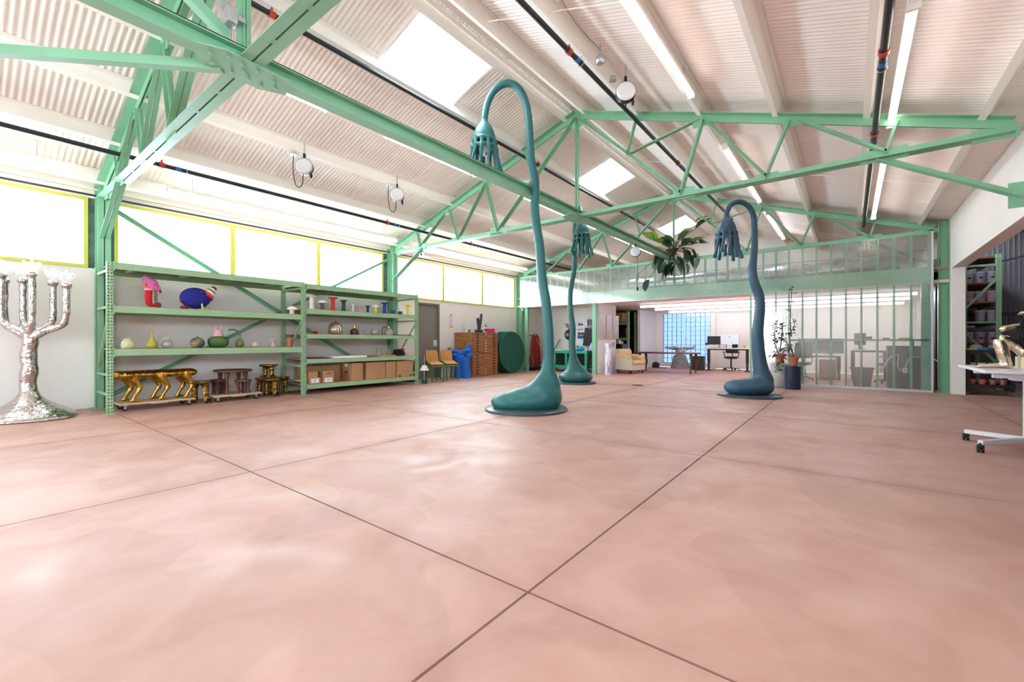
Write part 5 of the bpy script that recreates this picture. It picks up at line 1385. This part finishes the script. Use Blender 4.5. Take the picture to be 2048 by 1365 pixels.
desk('tall narrow desk in the middle behind the screen', .45, 17.0, 1.0, .65, .92)
monitor('slim dark monitor on the tall narrow screened desk', .25, 16.95, .92, .42, .36, pi - .9, SCR, GCH, BLK)
office_chair('dark office chair tipped beside the black cabinet behind the screen', .85, 15.9, 2.6, .52, GCH, .5)
r = thing('waste_bin', 'grey blue waste bin standing right behind the screen', 'bin', (.24, 14.35, 0))
m = MB().add([(-.17, -.13, 0), (.17, -.13, 0), (.17, .13, 0), (-.17, .13, 0), (-.23, -.17, .48), (.23, -.17, .48), (.23, .17, .48), (-.23, .17, .48)], [(0, 3, 2, 1), (0, 1, 5, 4), (1, 2, 6, 5), (2, 3, 7, 6), (3, 0, 4, 7)])
o = m.build('tub', mat('grey bin', '#62646e', .5), r); o.modifiers.new('t', 'SOLIDIFY').thickness = .01
m = MB()
for a, b, c, d_ in ((-.245, -.185, .245, -.16), (-.245, .16, .245, .185), (-.245, -.16, -.22, .16), (.22, -.16, .245, .16)): m.box(a, b, .46, c, d_, .49)
m.build('rim', mat('blue bin rim', '#3d4a86', .5), r)
r = thing('black_cabinet', 'black low cabinet behind the right end of the screen', 'cabinet', (1.05, 14.45, 0))
MB().box(-.32, -.3, .02, .33, .3, 1.05).build('case', BLK, r, bevel=.006)
for s_ in (-1, 1): MB().box(s_ * .162 - .155, -.315, .05, s_ * .162 + .155, -.3, 1.02).build('cabinet_door', NVY, r)
for x in (-.25, .25): MB().box(x - .03, -.2, 0, x + .03, .2, .02).build('foot', BLK, r)
r = thing('blue_bottle', 'bright blue bottle on the black cabinet behind the screen', 'bottle', (1.2, 14.4, 1.051))
MB().lathe([(.035, 0), (.035, .12), (.015, .16), (.015, .18)], 12).build('body', mat('bright blue plastic'), r, smooth=50)
for i, (x, w, h, cl, lab, nm) in enumerate(((.32, .21, .065, '#7c4844', 'dark red book lying on the mid rail of the screen', 'red_book'), (.68, .13, .03, '#26262a', 'black marker box on the mid rail of the screen', 'marker_box'), (1.03, .26, .03, '#d8bf6a', 'yellow level on the mid rail of the screen', 'yellow_level'))):
    o = MB().box(-w / 2, -.02, 0, w / 2, .03, h).build(nm, mat('rail ' + cl, cl, .5), bevel=.003); tag(o, lab, 'desk item'); o.location = (x, SY + .15, 1.216)
    if True: o.location = (x, SY + .068, 1.2165)
for x in (.6, 1.02):
    r = thing('outlet_box', ('left' if x < .8 else 'right') + ' white outlet box on the screen studs', 'outlet', (x, SY + .1, .42))
    MB().box(-.04, 0, 0, .04, .05, .12).build('plate', mat('white plate'), r); MB().box(-.015, -.004, .03, .015, 0, .09).build('socket', mat('pale grey plastic'), r)
tag(MB().tube(spline([(.62, SY + .14, .5), (.75, SY + .2, .75), (.9, SY + .2, .85), (.9, SY + .2, .55), (1.0, SY + .14, .48), (1.1, SY + .2, .75), (1.3, SY + .2, .8), (1.5, SY + .14, .76), (1.58, SY + .15, .7)], 4), .01, 6).build('white_cable', mat('cap white'), smooth=60), 'white cable looping behind the screen to the column', 'cable')

r = thing('gap_dark_sheet', 'tall black sheet added to darken the gap beside the green column', 'sheet', (1.63, 14.3, 0))
MB().box(-.06, -.25, 0, -.03, .9, 2.45).build('sheet', BLK, r)  # black panel stands in for the darkness of the gap
MB().box(-.03, -.2, .02, .1, .85, .06).build('foot_block', mat('rust plywood', '#8a5a42', .7), r)

# potted plants before the screen
TERRA = mat('terracotta'); CONC = mat('pale concrete', '#a9a8a4', .8, var=.15, scale=6, bump=.3)
LEAF = mat('dark leaf', '#4a5a44', .5, var=.2, scale=20)
def leaf_mesh(L, w, fold=.25):
    vs = []; fs = []
    for i in range(6):
        t = i / 5; ww = w * math.sin(pi * min(1, t * .92 + .06)) ** .8 * (1 if t < .99 else .02)
        z = -.25 * L * t * t
        vs += [(L * t, -ww, z + fold * ww), (L * t, 0, z), (L * t, ww, z + fold * ww)]
    for i in range(5):
        a = i * 3; fs += [(a, a + 3, a + 4, a + 1), (a + 1, a + 4, a + 5, a + 2)]
    return vs, fs
def shrub(root, base, stems, leafm, lw, ll, n, rng):
    leaf0 = {}
    for pts in stems:
        sp = spline(pts, 4); MB().tube(sp, [.012 * (1 - .6 * i / len(sp)) + .002 for i in range(len(sp))], 6).build('stem', mat('twig', '#5a4a3c', .8), root)
        for k in range(n):
            i = rng.randint(len(sp) // 2, len(sp) - 1); p = sp[i]
            key = rng.randint(0, 2)
            if key not in leaf0:
                mm = MB(); q = rng.uniform(.8, 1.25); mm.add(*leaf_mesh(ll * q, lw * q)); leaf0[key] = mm.build('leaf', leafm, root, smooth=60); o = leaf0[key]
            else: o = inst(leaf0[key], (0, 0, 0), root)
            o.location = V(p) + V(rng.uniform(-.05, .05), rng.uniform(-.05, .05), rng.uniform(-.05, .05)); o.rotation_euler = (rng.uniform(-.6, .6), rng.uniform(-.7, .5), rng.uniform(0, 6.28))
rg = random.Random(11)
r = thing('concrete_planter', 'grey concrete barrel planter right behind the right lamp', 'planter', (-1.36, 12.9, 0))
MB().lathe([(.2, 0), (.22, .02), (.235, .3), (.25, .58), (.24, .6), (.2, .6), (.02, .58)], 24).build('barrel', CONC, r, smooth=50)
for z in (.2, .4): MB().torus((0, 0, z), .23 + .012 * z, .008, 28, 6).build('band', CONC, r)
def belly_pot(root, s=1):
    MB().lathe([(.085 * s, 0), (.1 * s, .03), (.09 * s, .08), (.1 * s, .15), (.14 * s, .19), (.15 * s, .21), (.14 * s, .235), (.1 * s, .25), (.09 * s, .24), (.02, .22)], 22).build('pot', TERRA, root, smooth=60)
r = thing('potted_plant', 'leafy twig plant in a waisted terracotta pot on the grey planter', 'plant', (-1.4, 12.88, .602))
belly_pot(r, .95)
shrub(r, (0, 0, .22), [[(0, 0, .2), (-.1, 0, .45), (-.12, .02, .8), (-.08, 0, 1.0)], [(0, 0, .2), (.02, 0, .5), (.05, .03, .85), (.06, 0, 1.05)], [(0, 0, .2), (.12, 0, .35), (.2, -.02, .5)]], LEAF, .028, .1, 20, rg)
r = thing('navy_plinth', 'dark navy cylinder plinth before the screen', 'plinth', (-1.1, 12.55, 0))
MB().lathe([(.165, 0), (.165, .56), (.155, .57), (.02, .57)], 30).build('drum', mat('navy lacquer', '#23304a', .35), r, smooth=40)
r = thing('potted_plant', 'drooping twig plant in a small terracotta pot on the navy plinth', 'plant', (-1.07, 12.55, .572))
MB().lathe([(.07, 0), (.075, .02), (.08, .1), (.1, .18), (.105, .22), (.085, .22), (.02, .2)], 20).build('pot', TERRA, r, smooth=50)
shrub(r, (0, 0, .2), [[(0, 0, .2), (-.06, -.02, .45), (-.1, 0, .75), (0, 0, .95), (-.03, 0, 1.15)], [(0, 0, .2), (-.15, 0, .35), (-.32, 0, .38), (-.45, 0, .2)], [(0, 0, .2), (-.12, .0, .5), (-.28, 0, .68), (-.38, 0, .55)], [(0, 0, .2), (-.2, 0, .25), (-.3, .02, .05), (-.32, 0, -.15)], [(-.06, 0, .7), (-.08, 0, 1.2), (-.05, .05, 1.9)]], LEAF, .024, .085, 26, rg)

# hanging plant on the far truss
r = thing('hanging_plant', 'big leaved philodendron trailing over the far truss', 'plant', (XC + .05, TY[2] - .3, 3.82))
MB().lathe([(.1, -.02), (.16, .12), (.18, .14), (.14, .14), (.02, .1)], 18).build('basket', mat('dark basket', '#4a3a2c', .8), r, smooth=50)
LG = [mat('deep leaf', '#2f4a2c', .35, var=.2), mat('fresh leaf', '#6a8a34', .35, var=.15), mat('blue leaf', '#4f6a62', .35, var=.15)]
right, fwd = V(math.cos(YAW), math.sin(YAW), 0), V(-math.sin(YAW), math.cos(YAW), 0)
# leaf stalks: sideways, towards the viewer, height, kind, blade length
lv = [(-.95, .1, .2, 2, .34), (-.62, .1, .42, 1, .32), (-.5, .2, .40, 1, .3), (-1.0, .2, -.55, 2, .26), (-.8, .3, -.82, 2, .3), (-.35, .3, -.25, 2, .36), (-.22, .3, -.38, 0, .42), (-.05, .3, -.3, 0, .42), (.12, .3, -.3, 0, .38), (.25, .3, .1, 0, .45), (.32, .2, .25, 0, .4), (.62, .2, .35, 1, .38), (.78, .2, .3, 0, .36), (.7, .1, .98, 1, .36), (.66, .2, .75, 0, .42), (.2, .2, .55, 1, .3), (.3, .2, .5, 1, .26), (.0, .2, .3, 0, .34), (-.15, .2, .2, 0, .34), (.5, .2, .12, 0, .34), (-.45, .3, -.05, 0, .36), (-.55, .3, -.2, 0, .3), (.1, .3, .35, 0, .34), (-.3, .2, .3, 1, .28), (.4, .3, -.1, 0, .34)]
rp = random.Random(21)
lv += [(rp.uniform(-.5, .55), rp.uniform(.1, .35), rp.uniform(-.42, .28), rp.choice((0, 0, 0, 2)), rp.uniform(.26, .4)) for _ in range(20)]
for (a, b, z, kd, L) in lv:
    tip = right * a - fwd * b + V(0, 0, z); mid = tip * .5 + V(0, 0, .12)
    MB().tube(spline([(0, 0, .1), tuple(mid), tuple(tip)], 3), .008, 5).build('stalk', mat('brown stalk', '#4a4030', .7), r)
    m = MB(); vs, fs = leaf_mesh(L * 1.2, L * .42, .3); m.add(vs, fs)
    o = m.build('leaf', LG[kd], r, smooth=60); o.location = tip
    down = -1.1 if z < .1 else .4
    o.rotation_euler = (rg.uniform(-.5, .5) + .5, -down if False else (1.0 if z < .15 else -.7 + rg.uniform(-.3, .3)), YAW + (0 if a > 0 else pi) + rg.uniform(-.9, .9))

# ------------------------------------------------------------------ things hung from the roof
REELW = mat('clear reel case', '#d9dade', .25)
def cord_reel(label, x, y, z, face, cord):
    r = thing('cord_reel', label, 'cord reel', (x, y, z), face, 'ceiling cord reels')
    MB().tube([(0, -.05, 0), (0, .05, 0)], .15, 26).build('drum', BLK, r, smooth=40)
    for s_ in (-1, 1): MB().tube([(0, s_ * .05, 0), (0, s_ * .075, 0)], [.145, .12], 26).build('side_cover', REELW, r, smooth=40)
    MB().box(-.02, -.03, .13, .02, .03, .24).build('hanger', BLK, r)
    MB().cyl((0, 0, .24), (0, 0, max(.26, zdeck(x) - z - .03)), .01, 6).build('hang_rod', STEEL, r)
    MB().box(-.24, -.05, .2, -.14, .05, .26).build('junction_box', STEEL, r)
    if cord: MB().tube(spline([(-.18, 0, .2), (-.19, -.01, -.05), (-.15, -.02, -.32), (-.08, -.02, -.38), (-.03, -.02, -.3), (-.02, -.02, -.12)], 4), .008, 6).build('cord', BLK, r)
    else: MB().tube([(0, -.02, -.13), (0, -.02, -.22)], .012, 6).build('cord', BLK, r)
    MB().lathe([(.018, -.2), (.024, -.14), (.012, -.1)], 10, (.11, 0, 0)).build('plug', BLK, r)
cord_reel('white cord reel with a long cord loop above the left windows', -7.83, 3.95, 4.33, .9, True)
cord_reel('white cord reel nearer the middle truss on the left slope', -7.83, 6.0, 4.36, .9, True)
cord_reel('large cord reel hung beside the ridge pipe', -2.72, 6.35, 4.98, .5, False)
r = thing('cord_reel', 'cord reel under the long beam with a dangling cord', 'cord reel', (XC, 10.8, 3.46), .3, 'ceiling cord reels')
MB().tube([(0, -.05, 0), (0, .05, 0)], .13, 22).build('drum', BLK, r, smooth=40)
for s_ in (-1, 1): MB().tube([(0, s_ * .05, 0), (0, s_ * .07, 0)], [.125, .1], 22).build('side_cover', REELW, r, smooth=40)
MB().box(-.02, -.03, .11, .02, .03, .182).build('hanger', BLK, r); MB().cyl((.05, 0, -.1), (.05, 0, -.92), .006, 5).build('cord', BLK, r); MB().lathe([(.02, -1.0), (.028, -.95), (.01, -.9)], 8, (.05, 0, 0)).build('plug', BLK, r)
r = thing('smoke_detector', 'round grey detector on the roof beside the ridge pipe', 'detector', (-2.85, 5.75, 5.22))
MB().lathe([(.05, -.05), (.075, -.02), (.075, .03), (.04, .06), (.02, .09)], 16).build('housing', STEEL, r, smooth=50)
MB().cyl((0, 0, .08), (0, 0, zdeck(-2.85) - 5.22 - .01), .008, 5).build('stem', STEEL, r)
MB().tube(spline([(0, 0, .16), (-.05, -.6, .2), (.02, -1.4, .21), (-.1, -2.6, .22)], 4), .008, 5).build('conduit', STEEL, r)
for i, (dx, z, w, h) in enumerate(((-.13, 4.1, .1, .16), (.0, 3.98, .18, .14))):
    r = thing('junction_box', ('upper small' if i == 0 else 'lower wide') + ' grey electrical box on the nearest truss king post', 'electrical box', (XC + dx - .02, TY[0] - .1 - (.0 if i else .0), z))
    MB().box(-w / 2, -.05, 0, w / 2, .03, h).build('case', STEEL, r, bevel=.006)
    for k in range(3): MB().tube(spline([(-w * .3 + w * .3 * k, 0, 0), (-w * .3 + w * .3 * k, 0, -.1), (-w * .2 + w * .3 * k, .02, -.22 + .05 * i)], 3), .009, 6).build('conduit', STEEL, r)
    MB().box(-w / 2, .03, h * .3, w / 2, .09, h * .6).build('bracket', STEEL, r)
r = thing('projector', 'small white projector hung under the middle truss at left', 'projector', (-8.9, 7.74, 3.40))
MB().box(-.1, -.14, 0, .1, .14, .08).build('body', HOUS, r, bevel=.012); MB().cyl((.0, -.14, .04), (0, -.17, .04), .025, 12).build('lens', BLK, r); MB().cyl((0, 0, .08), (0, 0, .242), .012, 6).build('drop_pole', STEEL, r)
r = thing('floor_drain', 'round dark drain cover set in the floor near the office', 'drain', (-4.44, 11.14, 0))
MB().lathe([(.16, 0), (.16, .004), (.02, .004)], 24).build('cover', mat('dark drain', '#4a3c38', .6), r); MB().lathe([(.06, .004), (.06, .007)], 12).build('grate', BLK, r)
r = thing('thermostat', 'white sensor on the far left corner column', 'sensor', (XL + .275, TY[2] - .02, 2.36))
MB().box(0, -.05, 0, .03, .05, .09).build('case', HOUS, r, bevel=.006); MB().box(.03, -.02, .03, .032, .02, .06).build('dial', STEEL, r)

# ------------------------------------------------------------------ side room on the right
r = thing('bucket_rack', 'tall green rack of pink buckets in the side room', 'rack', (2.54, 15.5, 0))
for x in (-.29, .29):
    for y in (0, 2.2):
        o = inst(post0, (x, y, 0), r); o.scale = (1.15, 1.15, 3.27 / 2.43)
for z in (3.02, 1.63, .5): MB().bar((-.29, 0, z), (.29, 0, z), .03, .05).build('frame_strut', RACK, r)
MB().bar((-.29, 0, 1.95), (.29, 0, 2.72), .03, .055).build('frame_brace', RACK, r); MB().bar((.29, 0, .6), (-.29, 0, 1.4), .03, .055).build('frame_brace', RACK, r)
for z in (3.2, 2.58, 2.1, 1.62, 1.08):
    MB().box(-.3, .06, z, .3, 2.1, z + .035).build('shelf_board', mat('rust plywood', '#8a5a42', .7), r)
    for x in (-.3, .3): MB().box(x - .025, .05, z - .07, x + .025, 2.15, z).build('shelf_beam', RACK, r)
BK = mat('pink translucent bucket', '#c8a2ba', .4, var=.06); BK2 = mat('lavender bucket', '#b2a8bc', .4, var=.06); LID = mat('bucket lid', '#cfc4cc', .4)
nb = 0
names = ['top', 'second', 'third', 'lowest visible']
for zi, z in enumerate((2.615, 2.135, 1.655, 1.115)):
    for k, x in enumerate((-.16, .04, .24)):
        if zi == 2 and k == 0: continue
        r = thing('paint_bucket', ('left', 'middle', 'right')[k] + ' bucket on the ' + names[zi] + ' shelf of the bucket rack', 'bucket', (2.54 + x - .02, 15.72, z), 0, 'buckets on the side room rack')
        MB().lathe([(.082, 0), (.086, .01), (.094, .24), (.09, .25)], 18).build('pail', BK if zi in (1, 3) else BK2, r, smooth=50)
        MB().lathe([(.1, .245), (.1, .268), (.085, .275), (.02, .275)], 18).build('lid', LID, r, smooth=40)
        MB().torus((0, 0, .19), .097, .004, 18, 5).build('wire_band', STEEL, r)
        if zi in (0, 3): MB().box(-.03, -.1, .11, .03, -.088, .145).build('dark_label', BLK, r)
# cart
r = thing('utility_cart', 'black plastic utility cart loaded with tubs behind the white table', 'cart', (2.36, 13.85, 0))
for z in (.17, .53, .91):
    MB().box(-.36, -.24, z, .36, .24, z + .03).build('tray', BLK, r, bevel=.01)
    for a, b, c, d_ in ((-.37, -.25, .37, -.22), (-.37, .22, .37, .25), (-.37, -.22, -.34, .22), (.34, -.22, .37, .22)): MB().box(a, b, z, c, d_, z + .07).build('tray_rim', BLK, r)
for a in (-.33, .33):
    for b in (-.21, .21):
        MB().box(a - .035, b - .035, .1, a + .035, b + .035, .95).build('upright', BLK, r)
        MB().cyl((a - .018, b, .05), (a + .018, b, .05), .05, 16).build('wheel', mat('grey tyre', '#5a5a5e', .5), r, smooth=40); MB().cyl((a - .02, b, .05), (a + .02, b, .05), .03, 12).build('hub', CHROME, r)
tubs = [(.2, -.25, '#c8603c'), (.2, -.09, '#c05a30'), (.2, .07, '#a8583c'), (.2, .22, '#8a5248'), (.56, -.25, '#b89a8c'), (.56, -.1, '#dcd8dc'), (.56, .06, '#c4c0c4'), (.56, .22, '#8f8a3a')]
for i, (z, x, cl) in enumerate(tubs):
    r = thing('deli_tub', '%s tub on the %s tray of the black cart' % (('leftmost', 'second', 'third', 'rightmost')[i % 4], 'bottom' if i < 4 else 'middle'), 'tub', (2.36 + x, 13.75, z + .001), 0, 'tubs on the cart')
    MB().lathe([(.05, 0), (.052, .01), (.062, .13), (.058, .135)], 16).build('cup', mat('tub paint ' + cl, cl, .4), r, smooth=50); MB().lathe([(.067, .13), (.067, .142), (.02, .142)], 16).build('lid', clear_mat('tub lid', (.9, .9, .9, 1), diffuse=.4), r)
for i, (x, h, cl, lab, nm) in enumerate(((-.26, .07, '#d8c83c', 'yellow sponge bundle on top of the black cart', 'sponge_bundle'), (-.06, .09, '#2f7fb8', 'blue plastic bag on top of the black cart', 'plastic_bag'), (-.16, .16, '#a9a6aa', 'grey crumpled plastic bag behind the blue one on the cart', 'plastic_bag'), (.12, .17, '#8f8488', 'crumpled brown grey bag at the right of the cart', 'plastic_bag'))):
    o = MB().ell((0, 0, h * .5), (.11, .09, h * .5), 14, 9).build(nm, mat('bag ' + cl, cl, .4, bump=1.0, bscale=16), smooth=60); tag(o, lab, 'bag'); o.location = (2.36 + x, 13.8 + (.08 if i > 1 else -.06), .943)
# white flip-top table at the right edge
WT = mat('white table laminate', '#e6e3e8', .35); WL = mat('white metal leg', '#d5d7de', .35)
r = thing('white_table', 'white wheeled table at the right edge of the picture', 'table', (1.08, 6.4, 0))
TZ = .87
MB().box(0, .05, TZ - .03, 1.85, 1.45, TZ).build('tabletop', WT, r, bevel=.008)
MB().box(.1, .25, TZ - .085, 1.7, .34, TZ - .032).build('apron', WL, r); MB().box(.25, .3, TZ - .11, .5, .5, TZ - .032).build('hinge_plate', WL, r); MB().box(.1, 1.1, TZ - .085, 1.7, 1.2, TZ - .032).build('apron', WL, r)
for x0, sg in ((.42, -1), (1.45, 1)):
    MB().box(x0 - .04, .52, .1, x0 + .04, .64, TZ - .03).build('leg', WL, r, bevel=.008)
    for yy in (.22, .95):
        e = (x0 + sg * .42, yy)
        MB().bar((x0, .58, .13), (e[0], e[1], .105), .05, .045).build('foot_bar', WL, r)
        MB().cyl((e[0], e[1], .03), (e[0], e[1], .1), .012, 8).build('caster_stem', BLK, r)
        for s_ in (-.016, .016): MB().cyl((e[0] + s_ - .01, e[1], .036), (e[0] + s_ + .01, e[1], .036), .036, 14).build('caster_wheel', BLK, r, smooth=40)
        MB().box(e[0] - .028, e[1] - .035, .05, e[0] + .028, e[1] + .02, .085).build('caster_hood', BLK, r, bevel=.01)
# gold-legged furry figure on that table
PG = mat('pale polished gold', '#e2d4ba', .2, metal=1, var=.15, scale=10, bump=.35, bscale=22)
FUR = mat('black fur', '#14161a', .9, bump=1.0, bscale=60)
bx, by = 1.08, 7.05
r = thing('furry_figure', 'seated figure with shiny gold limbs and shaggy black fur', 'sculpture', (bx, by, TZ + .001))
m = MB()
m.tube(spline([(.44, 0, .13), (.36, 0, .22), (.26, 0, .31), (.22, 0, .32)], 3), [.07, .068, .062, .056, .052, .05, .05, .05, .048, .046], 12)
m.tube(spline([(.215, 0, .32), (.225, 0, .24), (.25, 0, .12), (.27, 0, .03)], 3), [.046, .05, .054, .056, .056, .054, .05, .046, .046, .05], 12)
m.tube(spline([(.29, 0, .03), (.2, 0, .03), (.1, 0, .022), (.04, 0, .014)], 3), [.045, .036, .03, .028, .026, .024, .022, .02, .016, .012], 10)
m.build('gold_leg', PG, r, remesh=.008, sm=1)
MB().tube(spline([(.42, 0, .48), (.33, 0, .46), (.26, 0, .44), (.22, 0, .415)], 3), [.024, .024, .024, .026, .026, .027, .03, .03, .026, .016], 10).build('gold_arm', PG, r, smooth=70)
m = MB()
m.ell((.48, 0, .38), (.13, .14, .24), 20, 14); m.ell((.52, 0, .62), (.12, .12, .1), 18, 12)
m.build('fur_body', FUR, r, remesh=.018, sm=2)
fm = MB(); rg2 = random.Random(9)
for k in range(700):
    a = rg2.uniform(0, 2 * pi); z = rg2.uniform(.12, .7); rr_ = .13 * math.sqrt(max(.05, 1 - ((z - .4) / .33) ** 2))
    p = V(.49 + rr_ * math.cos(a), rr_ * math.sin(a), z); q = p + V(math.cos(a) * .025, math.sin(a) * .025, -.06 - rg2.uniform(0, .04))
    t_ = V(-math.sin(a), math.cos(a), 0) * .006
    fm.add([p - t_, p + t_, q], [(0, 1, 2)])
o = fm.build('fur_strands', FUR, r); o['kind'] = 'stuff'
for y in (-.05, .06): MB().ell((.40, y, .60), (.03, .03, .022), 10, 8).tube([(.40, y, .60), (.36, y - .01, .585)], [.018, .012], 8).build('ear', PG, r, smooth=60)
MB().ell((.43, -.03, .57), (.035, .04, .03), 12, 8).build('face', mat('pale face', '#e0b9a0', .4), r, smooth=60)
MB().box(.36, -.16, 0, .72, .16, .13).build('wooden_seat', mat('cream ply', '#dccbab', .6), r, bevel=.004)
